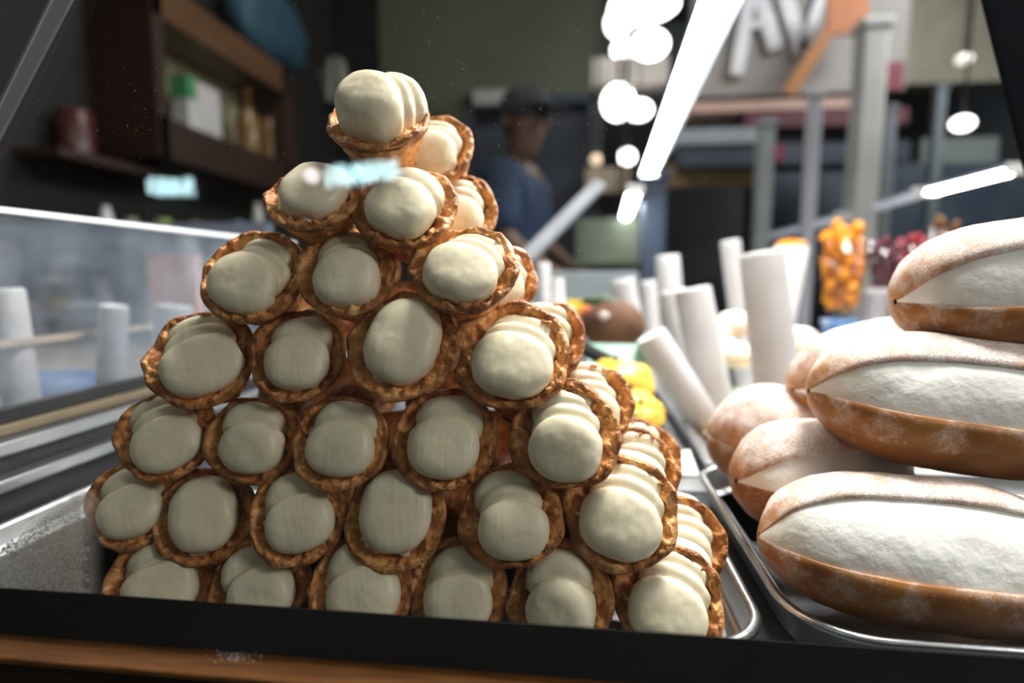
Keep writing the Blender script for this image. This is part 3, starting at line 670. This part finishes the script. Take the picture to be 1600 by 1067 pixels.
for px, py, Y, s, lab in ((962, 600, .66, .050, 'large yellow fruit half behind the tart pyramid'), (985, 640, .62, .040, 'yellow fruit piece nearest the tarts'), (945, 640, .64, .038, 'yellow fruit piece touching the pyramid edge'), (1000, 655, .60, .028, 'small yellow fruit piece beside the white card')):
    p = PY(px, py, Y)
    f = empty('yellow_fruit', p, lab, 'fruit', 'yellow fruit pieces')
    obj('flesh', ball(p, s * .9, s * .7, s * .55, 22, 14, .25, px), yel, f, True)
    obj('stem', lathe([(.003, 0), (.002, .008)], 8, p + Vector((0, 0, s * .5))), mat('stem_brown', (.1, .06, .03), .8), f)
    obj('glaze_spot', ball(p + Vector((-.3 * s, -.45 * s, .3 * s)), s * .2, s * .1, s * .15, 10, 8), mat('pale_flesh', (.95, .85, .5), .3), f, True)
p = PY(958, 508, .86)
co = empty('coconut', p + Vector((0, 0, -.04)), 'round brown coconut with leaf on the far tray', 'coconut')
obj('husk', ball(p, .047, .042, .038, 26, 16, .08, 3), mat('coconut_husk', (.11, .045, .022), .8, c2=(.17, .075, .035), scale=40, bump=.6), co, True)
obj('leaf', ball(p + Vector((-.016, .0, .036)), .026, .014, .007, 16, 8, .5, 6), mat('dark_leaf', (.05, .09, .04), .6, c2=(.08, .12, .05)), co, True)
obj('husk_highlight', ball(p + Vector((-.016, -.036, .016)), .009, .006, .007, 12, 8), mat('pale_spot', (.6, .5, .48), .5), co, True)  # pale lump that stands in for a highlight on the husk
tag(obj('yellow_card', pbox(886, 468, 920, 500, .95, .004), mat('yellow_card', (.9, .66, .05), .5, c2=(.95, .72, .1))), 'small yellow card left of the coconut', 'card')
tag(obj('red_fruit', ball(PY(922, 492, .93), .018, .016, .014, 18, 12, .15, 2), mat('red_skin', (.5, .06, .04), .4, c2=(.6, .12, .06)), None, True), 'small red fruit between the yellow card and coconut', 'fruit')
g0 = PY(975, 558, .78)
tag(obj('green_card', bar(g0 + Vector((-.05, 0, 0)), g0 + Vector((.035, 0, 0)), .04, .002, Vector((0, .5, .7))), mat('mint_card', (.42, .72, .55), .6, c2=(.62, .80, .68), scale=40)), 'mint green card below the coconut', 'card')
tn = empty('black_tongs', PY(925, 548, .70), 'black tongs lying beside the tart pyramid', 'tongs')
obj('arm', bar(PY(895, 532, .72), PY(985, 578, .70), .010, .006), mat('black_plastic', (.012, .012, .016), .4), tn)
obj('arm', bar(PY(897, 540, .72), PY(982, 588, .70), .010, .006), mat('black_plastic'), tn)
tag(obj('cream_tub', lathe([(.05, 0), (.058, .05), (.062, .05), (.062, .056), (.0, .056)], 28, PY(850, 520, .98) + Vector((0, 0, -.01)), cap=False), WHITE, None, True), 'white tub close behind the right edge of the pyramid', 'tub')
tag(obj('paper_liner', box(PY(884, 560, .86).x, PY(990, 560, .86).x, .72, .92, .014, .018), mat('cream_paper', (.82, .82, .70), .7, c2=(.88, .88, .78))), 'pale cream paper sheet under the coconut', 'paper')
# peach coloured pastries
for i, (px, py, Y, r) in enumerate(((1118, 520, 1.0, .030), (1146, 508, 1.02, .034), (1130, 548, .95, .030), (1152, 556, .92, .030), (1250, 530, .98, .03), (1268, 545, .95, .03))):
    p = PY(px, py, Y)
    lab = ['peach bun behind tubes, upper left', 'peach bun behind tubes, upper right', 'peach bun behind tubes, lower left', 'peach bun behind tubes, lower right', 'peach bun right of the tallest tube, farther one', 'peach bun right of the tallest tube, nearer one'][i]
    f = empty('peach_bun', p, lab, 'bun', 'small peach coloured buns')
    obj('dough', ball(p, r, r, r * .62, 22, 14, .08, i), mat('peach_dough', (.72, .46, .32), .6, c2=(.82, .60, .47), scale=30), f, True)
    obj('sugar_cap', ball(p + Vector((0, 0, r * .3)), r * .75, r * .75, r * .4, 18, 10, .15, i + 3), mat('sugar_icing', (.85, .76, .70), .7), f, True)
tag(obj('green_sheet', box(PY(1110, 585, .92).x, PY(1290, 585, .92).x, .80, .96, .012, .016), mat('pale_green_paper', (.52, .70, .50), .7, c2=(.62, .76, .60))), 'pale green paper sheet under the peach buns', 'paper')
tag(obj('lime_leaf', ball(PY(1254, 572, .84), .03, .02, .012, 16, 8, .3, 9), mat('lime_leaf', (.30, .46, .12), .5, c2=(.42, .58, .2)), None, True), 'fresh green leaf right of the tallest tube', 'leaf')
tag(obj('wood_board', box(PZ(1080, 660, -.01).x, PZ(1180, 660, -.01).x, .66, .80, -.014, -.002, .003), mat('honey_wood', (.55, .30, .08), .5, c2=(.65, .38, .12), scale=14, stretch=(1, 12, 1))), 'honey coloured wooden board behind the left bun', 'board')
tag(obj('pale_counter_box', box(PY(800, 424, 1.5).x, PY(998, 424, 1.5).x, 1.5, 1.74, -.014, PY(900, 424, 1.5).z, .008), mat('pale_grey_metal', (.17, .195, .205), .5, c2=(.21, .235, .245), scale=3)), 'pale grey metal box behind the far paper tubes', 'box')

# fruit cups
org = mat('orange_flesh', (.85, .25, .01), .35, c2=(.98, .42, .03), scale=60, sss=.2)
def fruit_cup(px, py0, py1, wpx, Y, m, label, chunk, seed, fcol):
    rd = random.Random(seed); t = PY(px, py0, Y); bt = PY(px + 8, py1, Y); k = (t - EYE).dot(FW) / F; r = wpx / 2 * k; h = t.z - bt.z
    o = empty('fruit_cup', bt, label, 'fruit cup', 'fruit cups on the far counter')
    obj('cup', lathe([(r * .42, 0), (r * .5, .02 * h), (r * .98, h * .9), (r * .95, h * .9), (r * .47, .04 * h), (.0, .04 * h)], 28, bt, cap=False), pane_mat('cup_plastic_%d' % seed, (.9, .9, .9), .1, fcol, 9), o, True)
    me = mesh('fruit_chunk', *ball((0, 0, 0), 1, .8, .62, 12, 8, .25, seed), m, True)
    for i in range(chunk):
        f = i / chunk; zz = h * (.10 + .98 * f); rr = r * (.45 + .5 * min(1, zz / h)) * (.9 if f < .9 else .7); a = i * 2.4 + rd.random(); q = rr * (.86 if i % 4 else .3)
        c = bpy.data.objects.new('fruit_chunk', me); COL.objects.link(c); c.parent = o
        c.location = (q * math.cos(a), q * math.sin(a), zz); c.scale = [r * rd.uniform(.26, .36)] * 3; c.rotation_euler = (rd.random() * 3, rd.random() * 3, rd.random() * 3)
    return o
def stand_cyl(px, py, Y, r, m, label, name, cat):
    p = PY(px, py, Y); h = p.z - DZ
    return tag(obj(name, lathe([(r * .9, 0), (r, .01), (r, h - .012), (r * 1.06, h - .010), (r * 1.06, h), (r * .9, h + .002), (.0, h + .002)], 28, (p.x, p.y, DZ), cap=False), m, None, True), label, cat)
fruit_cup(1305, 362, 492, 76, 1.30, org, 'tall cup heaped with bright orange fruit pieces', 60, 5, (.9, .5, .1))
stand_cyl(1313, 500, 1.30, .036, mat('blue_white_tub', (.10, .24, .50), .4, c2=(.7, .74, .8), scale=14, lo=.5, hi=.62), 'blue and white tub under the orange fruit cup', 'printed_tub', 'tub')
fruit_cup(1368, 378, 450, 46, 1.38, mat('dark_berry', (.12, .012, .03), .4, c2=(.2, .02, .05), scale=30), 'cup of dark red berries right of the orange fruit cup', 22, 6, (.3, .1, .12))
stand_cyl(1372, 452, 1.38, .024, mat('pale_stand', (.5, .46, .48), .5, c2=(.6, .56, .58)), 'pale stand under the dark berry cup', 'cup_stand', 'stand')
fruit_cup(1412, 372, 440, 48, 1.42, mat('red_berry', (.45, .025, .05), .4, c2=(.6, .06, .09), scale=30), 'cup of bright red berries near the top bun', 22, 7, (.6, .15, .18))
stand_cyl(1418, 442, 1.42, .026, mat('dark_stand', (.10, .04, .04), .5, c2=(.14, .06, .06)), 'dark red stand under the bright berry cup', 'cup_stand', 'stand')
fruit_cup(1462, 345, 420, 44, 1.52, mat('amber_fruit', (.32, .12, .03), .4, c2=(.42, .18, .05), scale=30), 'cup of dim amber fruit farthest right', 18, 8, (.4, .2, .1))
stand_cyl(1466, 424, 1.52, .026, mat('dark_stand2', (.05, .03, .03), .5, c2=(.07, .05, .05)), 'dark stand under the amber fruit cup', 'cup_stand', 'stand')
p = PY(1236, 385, 1.25)
cn = empty('paper_cone', (p.x, p.y, DZ), 'white paper cone with orange top behind the tallest tube', 'cone')
obj('cone', lathe([(.006, .02), (.034, p.z - DZ), (.031, p.z - DZ), (.0, .05)], 28, (p.x, p.y, DZ), cap=False), PAPER, cn, True)
obj('filling', ball((p.x, p.y, p.z), .030, .030, .014, 18, 10, .2, 4), org, cn, True)
obj('foot', lathe([(.03, 0), (.03, .012), (.010, .02), (.008, .05)], 20, (p.x, p.y, DZ)), mat('brown_foot', (.35, .13, .04), .5), cn, True)

# ------------------------------------------------------------ far background, left: cabinet niche on the left wall
XC = -1.62
def cx(px, py, X=XC): return PX(px, py, X)
y0c, y1c = cx(258, 100).y, cx(446, 200).y
zt0 = cx(266, 35).z; zb0 = cx(268, 186).z
cab = empty('wall_cabinet', (XC - .13, (y0c + y1c) / 2, zb0), 'dark wooden open wall cabinet with olive back board', 'cabinet')
obj('back_board', box(WL + .005, WL + .02, y0c, y1c, zb0, zt0), CABBACK, cab)
obj('bottom_board', box(WL, XC, y0c - .05, y1c + .05, zb0 - .16, zb0), WOOD2, cab)
obj('top_board', box(WL, XC, y0c - .05, y1c + .05, zt0, zt0 + .14), mat('mid_wood', (.07, .032, .012), .45, c2=(.10, .046, .018), scale=4, stretch=(6, 1, 6)), cab)
obj('side_board', box(WL, XC, y0c - .06, y0c, zb0 - .16, zt0 + .14), WOOD2, cab)
obj('side_board', box(WL, XC, y1c, y1c + .10, zb0 - .16, zt0 + .14), WOOD2, cab)
def shelf_item(name, px0, py0, px1, py1, X, m, label, cat):
    a = PX((px0 + px1) / 2, py1, X); b = PX((px0 + px1) / 2, py0, X); w0 = abs(PX(px0, py1, X).y - PX(px1, py1, X).y)
    return a, b, w0
a, b, w0 = shelf_item('', 284, 134, 334, 190, -1.72, None, '', '')
bx = empty('tea_carton', (-1.72, a.y, zb0), 'white carton with green corner standing in the wall cabinet', 'carton')
obj('carton', box(-1.76, -1.68, a.y - w0 / 2, a.y + w0 / 2, zb0, b.z, .004), mat('carton_white', (.42, .40, .42), .6, c2=(.5, .5, .48), scale=5), bx)
obj('green_corner', box(-1.765, -1.678, a.y - w0 / 2 - .002, a.y - w0 / 4, b.z - .09, b.z + .004), mat('green_print', (.04, .22, .09), .6, c2=(.06, .26, .1)), bx)
for px, lab in ((385, 'amber bottle nearer the white carton in the cabinet'), (418, 'amber bottle at the far end of the cabinet')):
    q = PX(px, 140, -1.74); o = empty('amber_bottle', (-1.74, q.y, zb0), lab, 'bottle', 'amber bottles in the cabinet')
    am = mat('amber_glass', (.14, .075, .02), .3, c2=(.17, .09, .025))
    h = (q.z - zb0) * .92
    obj('body', lathe([(.055, 0), (.06, .02), (.06, h * .62), (.022, h * .8), (.02, h), (.0, h)], 24, (-1.74, q.y, zb0), cap=False), am, o, True)
    obj('stopper', lathe([(.024, 0), (.024, .03), (.018, .034)], 16, (-1.74, q.y, zb0 + h)), WOOD, o, True)
tag(obj('blue_bag', ball(PX(418, 40, -1.76) + Vector((0, 0, -.02)), .13, .36, .20, 24, 14, .15, 4, .8), mat('blue_cloth', (.005, .035, .07), .7, c2=(.012, .06, .09), scale=8), None, True), 'blue cloth bag lying on top of the wall cabinet', 'bag')
clothm = mat('pale_cloth', (.20, .20, .17), .8, c2=(.27, .27, .23), scale=6)
def apron(px0, py0, px1, py1, Y, label):
    a = PY(px0, py0, Y); b = PY(px1, py1, Y); V, Fc = [], []; n = 16
    for s in (0, .02):
        for j in range(9):
            for i in range(n + 1):
                f = i / n; g = j / 8; V.append((a.x + (b.x - a.x) * (.5 + (f - .5) * (.55 + .45 * g)), Y + s + .03 * math.sin(f * 14 + g), a.z + (b.z - a.z) * g))
    m = n + 1; k = 9 * m
    for j in range(8):
        for i in range(n):
            q = j * m + i; Fc += [[q, q + 1, q + m + 1, q + m], [k + q, k + q + m, k + q + m + 1, k + q + 1]]
    for i in range(n): Fc += [[i + 1, i, k + i, k + i + 1], [8 * m + i, 8 * m + i + 1, k + 8 * m + i + 1, k + 8 * m + i]]
    for j in range(8): Fc += [[j * m, (j + 1) * m, k + (j + 1) * m, k + j * m], [j * m + n, k + j * m + n, k + (j + 1) * m + n, (j + 1) * m + n]]
    o = empty('hanging_apron', (a.x, Y, b.z), label, 'apron'); obj('cloth', (V, Fc), clothm, o, True)
    mid = Vector(((a.x + b.x) / 2, Y + .01, a.z)); obj('hook', tube([mid + Vector((0, .3, .02)), mid + Vector((0, 0, .02)), mid], .008), ALU, o, True)
apron(470, 48, 500, 122, 4.2, 'pale narrow apron hanging beside the blue bag'); apron(498, 92, 548, 158, 4.25, 'pale wide apron hanging left of the top tart')
# back counter with bottles, half hidden by the side glass
zc = PY(200, 372, 1.9).z
ct = empty('back_counter', (-1.3, 2.1, FLOORZ), 'dark counter along the left wall carrying bottles', 'counter')
obj('counter_top', box(WL + .002, -.75, 1.75, 3.9, zc - .04, zc, .006), WOOD2, ct)
obj('counter_body', box(WL + .002, -.80, 1.80, 3.85, FLOORZ, zc - .04), mat('counter_front', (.02, .014, .012), .6, c2=(.03, .02, .016), scale=4), ct)
BT = [(10, 322, 40, (.30, .27, .10), 'yellowish jar at the left end of the back counter'), (55, 336, 30, (.10, .14, .10), 'dim green bottle next to the yellowish jar'), (95, 330, 42, (.24, .24, .23), 'grey jar on the back counter'),
      (165, 322, 18, (.55, .57, .58), 'small shiny silver jar on the back counter'), (205, 340, 26, (.22, .26, .18), 'sage green jar on the back counter'), (255, 342, 34, (.22, .30, .06), 'lime green jar on the back counter'),
      (305, 346, 22, (.16, .17, .12), 'olive jar on the back counter'), (373, 346, 20, (.30, .42, .55), 'pale blue jar on the back counter near the pyramid'), (402, 318, 16, (.28, .28, .24), 'slim pale bottle on the back counter by the pyramid')]
for px, py, wp, c, lab in BT:
    q = PY(px, py, 2.0); r = wp / 2 * (q - EYE).dot(FW) / F; h = q.z - zc
    o = empty('counter_jar', (q.x, 2.0, zc), lab, 'jar', 'jars on the back counter')
    obj('body', lathe([(r * .9, 0), (r, .01), (r, h * .72), (r * .6, h * .86), (r * .6, h * .9), (.0, h * .9)], 20, (q.x, 2.0, zc), cap=False), mat('jar_%d' % px, c, .3, c2=tuple(x * 1.15 for x in c)), o, True)
    obj('lid', lathe([(r * .65, h * .88), (r * .65, h), (.0, h)], 20, (q.x, 2.0, zc), cap=False), mat('lid_%d' % px, tuple(x * .8 for x in c), .4, c2=c), o, True)
tag(obj('red_tin', lathe([(.06, 0), (.06, .16), (.05, .165), (.0, .165)], 24, PX(122, 246, -1.82), cap=False), mat('red_tin', (.04, .008, .008), .4, c2=(.05, .01, .01)), None, True), 'dim red tin on the dark left wall shelf', 'tin')
tag(obj('wall_shelf', box(WL, -1.72, PX(60, 252, -1.8).y, PX(215, 252, -1.8).y, PX(122, 246, -1.82).z - .03, PX(122, 246, -1.82).z), WOOD2), 'dark shelf on the left wall under the red tin', 'shelf')

# ------------------------------------------------------------ person in the doorway
def person(P, label):
    o = empty('person', P, label, 'person')
    J = {'pel': (0, 0, .95, .15), 'sp': (0, .0, 1.15, .145), 'ch': (-.01, -.03, 1.35, .165), 'nk': (-.05, -.07, 1.50, .062), 'hd0': (-.075, -.10, 1.58, .082), 'hd1': (-.09, -.11, 1.68, .10), 'hd2': (-.085, -.105, 1.76, .08),
         'sl': (-.19, -.02, 1.41, .075), 'el': (-.25, -.07, 1.13, .052), 'wl': (-.22, -.27, .98, .036), 'hl': (-.20, -.35, .96, .036), 'sr': (.18, -.03, 1.41, .075), 'er': (.24, -.08, 1.13, .052), 'wr': (.15, -.28, .99, .036), 'hr': (.12, -.36, .97, .036),
         'll': (-.10, 0, .88, .105), 'kl': (-.11, -.02, .50, .068), 'al': (-.11, .02, .09, .045), 'tl': (-.12, -.15, .04, .042), 'lr': (.10, 0, .88, .105), 'kr': (.11, -.02, .50, .068), 'ar': (.11, .02, .09, .045), 'tr': (.12, -.15, .04, .042)}
    for sd, hx in (('l', -.20), ('r', .12)):
        for q in range(5):
            J['f%s%d' % (sd, q)] = (hx + (q - 2) * .02, -.42 if q else -.37, .945, .0095); J['g%s%d' % (sd, q)] = (hx + (q - 2) * .021, -.445 if q else -.39, .92, .008)
    Ed = [('pel', 'sp'), ('sp', 'ch'), ('ch', 'nk'), ('nk', 'hd0'), ('hd0', 'hd1'), ('hd1', 'hd2'), ('ch', 'sl'), ('sl', 'el'), ('el', 'wl'), ('wl', 'hl'), ('ch', 'sr'), ('sr', 'er'), ('er', 'wr'), ('wr', 'hr'),
          ('pel', 'll'), ('ll', 'kl'), ('kl', 'al'), ('al', 'tl'), ('pel', 'lr'), ('lr', 'kr'), ('kr', 'ar'), ('ar', 'tr')]
    for sd in 'lr':
        for q in range(5): Ed += [('h' + sd, 'f%s%d' % (sd, q)), ('f%s%d' % (sd, q), 'g%s%d' % (sd, q))]
    def skin(name, keys, m, grow=0., sub=2, root=None):
        ks = [k for k in J if k in keys]; ix = {k: i for i, k in enumerate(ks)}
        me = bpy.data.meshes.new(name); me.from_pydata([J[k][:3] for k in ks], [(ix[a], ix[b]) for a, b in Ed if a in ix and b in ix], [])
        ob = bpy.data.objects.new(name, me); COL.objects.link(ob)
        ob.modifiers.new('s', 'SKIN')
        for k in ks: r = J[k][3] + grow; me.skin_vertices[0].data[ix[k]].radius = (r, r)
        me.skin_vertices[0].data[ix[root or ks[0]]].use_root = True
        s = ob.modifiers.new('d', 'SUBSURF'); s.levels = sub; s.render_levels = sub
        dg = bpy.context.evaluated_depsgraph_get(); m2 = bpy.data.meshes.new_from_object(ob.evaluated_get(dg)); m2.name = name
        bpy.data.objects.remove(ob); m2.materials.clear(); m2.materials.append(m); m2.polygons.foreach_set('use_smooth', [True] * len(m2.polygons))
        r = bpy.data.objects.new(name, m2); COL.objects.link(r); r.parent = o; return r
    skinm = mat('skin', (.10, .052, .03), .55, c2=(.12, .065, .04), scale=20)
    skin('body', set(J), skinm)
    skin('shirt', {'pel', 'sp', 'ch', 'sl', 'el', 'sr', 'er'}, mat('blue_shirt', (.002, .014, .042), .8, c2=(.004, .022, .058), scale=10), .035)
    skin('trousers', {'pel', 'll', 'kl', 'al', 'lr', 'kr', 'ar'}, mat('dark_trousers', (.012, .014, .02), .8, c2=(.02, .02, .03)), .035)
    W = wloc(o); hc = Vector((-.09, -.11, 1.68))
    capm = mat('dark_cap', (.008, .010, .016), .8, c2=(.014, .016, .022))
    V, Fc = lathe([(.121, -.005), (.124, .03), (.112, .075), (.075, .115), (.0, .128)], 26, W + hc + Vector((.012, .012, .02)), (-.15, -.15, 1), cap=False); hat = obj('cap', (V, Fc), capm, o, True)
    obj('cap_brim', hexa([W + hc + Vector(v) for v in ((-.17, -.17, .0), (-.06, -.22, .0), (.03, -.11, .03), (-.11, -.05, .03))], [W + hc + Vector(v) for v in ((-.17, -.17, .008), (-.06, -.22, .008), (.03, -.11, .042), (-.11, -.05, .042))]), capm, hat)
    f = Vector((-.75, -.66, -.1)).normalized(); s = Vector((.66, -.75, 0)).normalized()
    obj('nose', ball(W + hc + f * .108 + Vector((0, 0, -.025)), .014, .014, .022, 12, 8), skinm, o, True)
    for k in (-1, 1):
        obj('eye', ball(W + hc + f * .094 + s * k * .035 + Vector((0, 0, .002)), .011, .011, .007, 12, 8), mat('eye_dark', (.03, .02, .02), .3), o, True)
        obj('ear', ball(W + hc + s * k * .102 + Vector((0, 0, -.015)), .014, .018, .032, 12, 8), skinm, o, True)
    obj('mouth', ball(W + hc + f * .092 + Vector((0, 0, -.068)), .022, .022, .006, 12, 8), mat('lips', (.30, .12, .10), .5), o, True)
    obj('hair', ball(W + hc + Vector((.03, .035, -.02)), .088, .088, .08, 20, 12, .05, 2), capm, o, True)
    return o
q = PY(824, 188, 2.75); pp = person(Vector((q.x - .08, 2.80, q.z - 1.69)), 'person in blue shirt and dark cap looking down before the doorway'); pp.rotation_euler = (0, 0, R(75))

# ------------------------------------------------------------ far background, right: hall
def gm(n, c, c2=None, **k): return mat(n, c, .6, c2=c2 or tuple(x * 1.2 for x in c), scale=5, **k)
fa = empty('sign_fascia', PY(1200, 150, 4.0), 'taupe shop sign fascia with large white letters', 'sign')
obj('fascia_board', pbox(1080, -60, 1420, 146, 4.0, .12), gm('taupe', (.22, .20, .18)), fa)
lm = gm('letter_white', (.55, .55, .56))
def stroke(a, b, wpx, nm='letter'):
    Y = 3.97; p, q = PY(*a, Y), PY(*b, Y); wd = wpx * (p - EYE).dot(FW) / F
    return bar(p, q, wd, .05)
obj('letter', join(stroke((1176, -40), (1150, 118), 20), stroke((1176, -40), (1212, 78), 22), stroke((1163, 40), (1196, 40), 10)), lm, fa)
obj('letter', join(stroke((1218, -30), (1252, 82), 22), stroke((1252, 82), (1290, -30), 14)), lm, fa)
tag(obj('orange_banner', pbox(1293, -20, 1358, 52, 3.7, .03), gm('orange_banner', (.34, .10, .02))), 'orange banner hanging at the top of the hall', 'banner')
tag(obj('orange_pennant', bar(PY(1292, 52, 3.7), PY(1232, 146, 3.72), .08, .02), gm('orange_pennant', (.30, .12, .03))), 'slanting orange pennant below the orange banner', 'pennant')
hs = empty('hall_shelf', PY(1250, 200, 3.6), 'long hall shelf with dark red edge', 'shelf')
obj('light_edge', pbox(1080, 156, 1330, 172, 3.6, .3), gm('shelf_edge', (.40, .25, .20)), hs)
obj('red_edge', pbox(1165, 172, 1420, 196, 3.6, .3), gm('shelf_red', (.07, .008, .016)), hs)
obj('grey_edge', pbox(1060, 200, 1190, 224, 3.6, .3), gm('shelf_grey', (.22, .24, .25)), hs)
obj('dark_underside', pbox(1060, 224, 1420, 256, 3.62, .3), gm('shelf_dark', (.02, .03, .045)), hs)
obj('amber_panel', pbox(1040, 256, 1190, 292, 3.75, .05), gm('amber_panel', (.26, .17, .08)), hs)
def column(px0, px1, py0, Y, c, label, nm='hall_column'):
    a, b = PY(px0, 330, Y), PY(px1, 330, Y); zt = PY((px0 + px1) / 2, py0, Y).z; r = (b.x - a.x) / 2; x = (a.x + b.x) / 2
    o = empty(nm, (x, Y, FLOORZ), label, 'column'); m = gm('column_%d' % px0, c)
    obj('shaft', box(x - r, x + r, Y, Y + 2 * r, FLOORZ, zt, r * .3), m, o); obj('cap', box(x - r * 1.25, x + r * 1.25, Y - r * .2, Y + 2.2 * r, zt, zt + r * .8, r * .2), m, o)
column(1332, 1372, 42, 2.9, (.5, .5, .46), 'thick pale hall column behind the orange fruit cup')
column(1257, 1276, 150, 2.6, (.5, .5, .54), 'slim pale grey pole left of the thick column')
column(1182, 1206, 196, 3.0, (.26, .28, .28), 'dim grey pole above the tallest paper tube')
column(1376, 1392, 170, 3.0, (.17, .18, .20), 'thin dim grey pole right of the thick column')
column(1450, 1466, 140, 3.3, (.11, .13, .14), 'thin dark pole near the bright round bulb')
column(1004, 1042, 282, 2.1, (.03, .045, .075), 'dark navy post under the end of the long light')
tag(obj('beige_bulkhead', pbox(1395, -60, 1620, 128, 4.6, .2), gm('beige_bulkhead', (.24, .22, .16))), 'beige bulkhead at the top right of the hall', 'bulkhead')
tag(obj('red_poster', pbox(1384, 96, 1412, 140, 3.98, .02), gm('red_poster', (.14, .012, .025))), 'dim red poster beside the thick column', 'poster')
tag(obj('crimson_poster', pbox(1196, 226, 1226, 252, 3.60, .02), gm('crimson_poster', (.14, .008, .025))), 'small crimson poster between the two grey poles', 'poster')
tag(obj('navy_cabinet', pbox(1180, 256, 1620, 420, 4.3, .3, .01), gm('navy_cabinet', (.018, .034, .055), (.045, .06, .075))), 'wide dark navy cabinet across the hall', 'cabinet')
tag(obj('green_grey_panel', pbox(1440, 215, 1560, 254, 4.35, .2), gm('green_grey_panel', (.13, .15, .14))), 'grey green panel above the navy cabinet', 'panel')
tag(obj('grey_fascia', pbox(925, 88, 1045, 130, 3.7, .2), gm('grey_fascia', (.34, .31, .28))), 'warm grey fascia between the bright lamps', 'fascia')
tag(obj('beige_shelf', pbox(915, 262, 985, 300, 4.14, .16), gm('beige_shelf', (.34, .27, .19))), 'beige shelf right of the doorway', 'shelf')
tag(obj('plant_shelf', pbox(900, 340, 1000, 412, 2.6, .1), gm('green_goods', (.045, .06, .04), (.12, .13, .08))), 'dim green goods above the pale grey box', 'goods')
def lamp(name, V, strength, label, col=(1, .98, .95), c=None):
    o = empty(name, c, label, 'lamp', 'hall lamps')
    obj('globe', V, mat('lamp_%d_%d' % (int(strength * 10), int(col[2] * 100)), col, .4, emit=strength, ecol=col), o, True)
    zs = [v[2] for v in V[0]]; top = Vector((c[0], c[1], max(zs)))
    obj('cord', tube([top, Vector((top.x, top.y, CEILZ))], .006, 6), BLACK, o, True)
def globe(px, py, wpx, hpx, Y, st, label, col=(1, .98, .95)):
    c = PY(px, py, Y); k = (c - EYE).dot(FW) / F; lamp('hall_lamp', ball(c, wpx / 2 * k, wpx / 2 * k, hpx / 2 * k, 24, 14), st, label, col, c)
globe(1006, 10, 108, 30, 2.4, 6, 'wide flat glowing lamp at the top edge')
globe(968, 36, 44, 46, 3.55, 5, 'bright lamp below the wide flat lamp'); globe(1016, 70, 56, 42, 3.2, 6, 'oval bright lamp beside the long strip light')
globe(974, 78, 36, 30, 3.8, 5, 'small bright lamp left of the oval lamp'); globe(966, 160, 50, 54, 3.35, 7, 'bright round lamp beside the olive wall edge')
globe(998, 172, 42, 30, 3.65, 6, 'smaller bright lamp touching the round lamp'); globe(980, 245, 26, 24, 3.1, 6, 'single round bulb left of the strip light end')
globe(931, 250, 18, 18, 2.8, .7, 'small amber bulb right of the doorway', (1, .75, .5)); globe(973, 360, 18, 18, 2.7, .8, 'dim bluish bulb under the short strip light', (.85, .92, 1))
globe(964, 383, 19, 19, 2.95, .75, 'lowest dim bluish bulb above the grey box', (.85, .92, 1)); globe(1504, 193, 32, 22, 3.0, 5, 'bright oval bulb at the right of the hall')
globe(1506, 93, 24, 16, 3.3, .9, 'dim warm bulb on the beige bulkhead', (1, .9, .8))

# ------------------------------------------------------------ lit sign across the street, seen as a reflection in the front glass
def lit_sign(x0, y0, x1, y1, D, slope, label, dots, dot0=None):
    c = mirror(EYE + ray((x0 + x1) / 2, (y0 + y1) / 2) * D)
    o = empty('lit_sign', c, label, 'sign'); rd = random.Random(x0)
    sm = mat('sign_glow', (.62, .93, .97), .4, emit=13, ecol=(.62, .92, .96)); pk = mat('sign_glow_pink', (1, .82, .86), .4, emit=13, ecol=(1, .85, .88))
    def at(px, py, dd=0): return mirror(EYE + ray(px, py) * (D + dd))
    obj('backing', hexa([at(x0 - 20, y0 - 20 + slope * 20, .02), at(x1 + 20, y0 - 20 - slope * (x1 - x0 + 20), .02), at(x1 + 20, y1 + 20 - slope * (x1 - x0 + 20), .02), at(x0 - 20, y1 + 20, .02)],
                        [at(x0 - 20, y0 - 20 + slope * 20, .06), at(x1 + 20, y0 - 20 - slope * (x1 - x0 + 20), .06), at(x1 + 20, y1 + 20 - slope * (x1 - x0 + 20), .06), at(x0 - 20, y1 + 20, .06)]), mat('sign_back', (.004, .004, .005), .8), o)
    for i in range(dots):
        px = x0 + (x1 - x0) * (i + .5) / dots; sl = slope * (px - x0)
        a = at(px + rd.uniform(-3, 3), y0 + rd.uniform(0, 5) - sl); b = at(px + rd.uniform(-3, 3), y1 - rd.uniform(0, 5) - sl)
        obj('glow_tube', tube([a, (a + b) / 2 + RT * rd.uniform(-.006, .006), b], .0085 * D / 1.6 * rd.uniform(.8, 1.2), 8), sm, o, True)
        if i % 2: 
            c2 = at(px + (x1 - x0) / dots, (y0 + y1) / 2 - sl + rd.uniform(-6, 6)); obj('glow_tube', tube([(a + b) / 2, c2], .007 * D / 1.6, 8), sm, o, True)
    if dot0: obj('glow_dot', ball(at(*dot0), .020, .020, .020, 16, 10), pk, o, True)
lit_sign(232, 276, 302, 306, 1.6, .02, 'glowing pale cyan sign reflected in the dark upper left glass', 7)
lit_sign(508, 258, 622, 292, 1.6, .10, 'glowing pale cyan sign reflected across the upper tarts', 12, (486, 273))
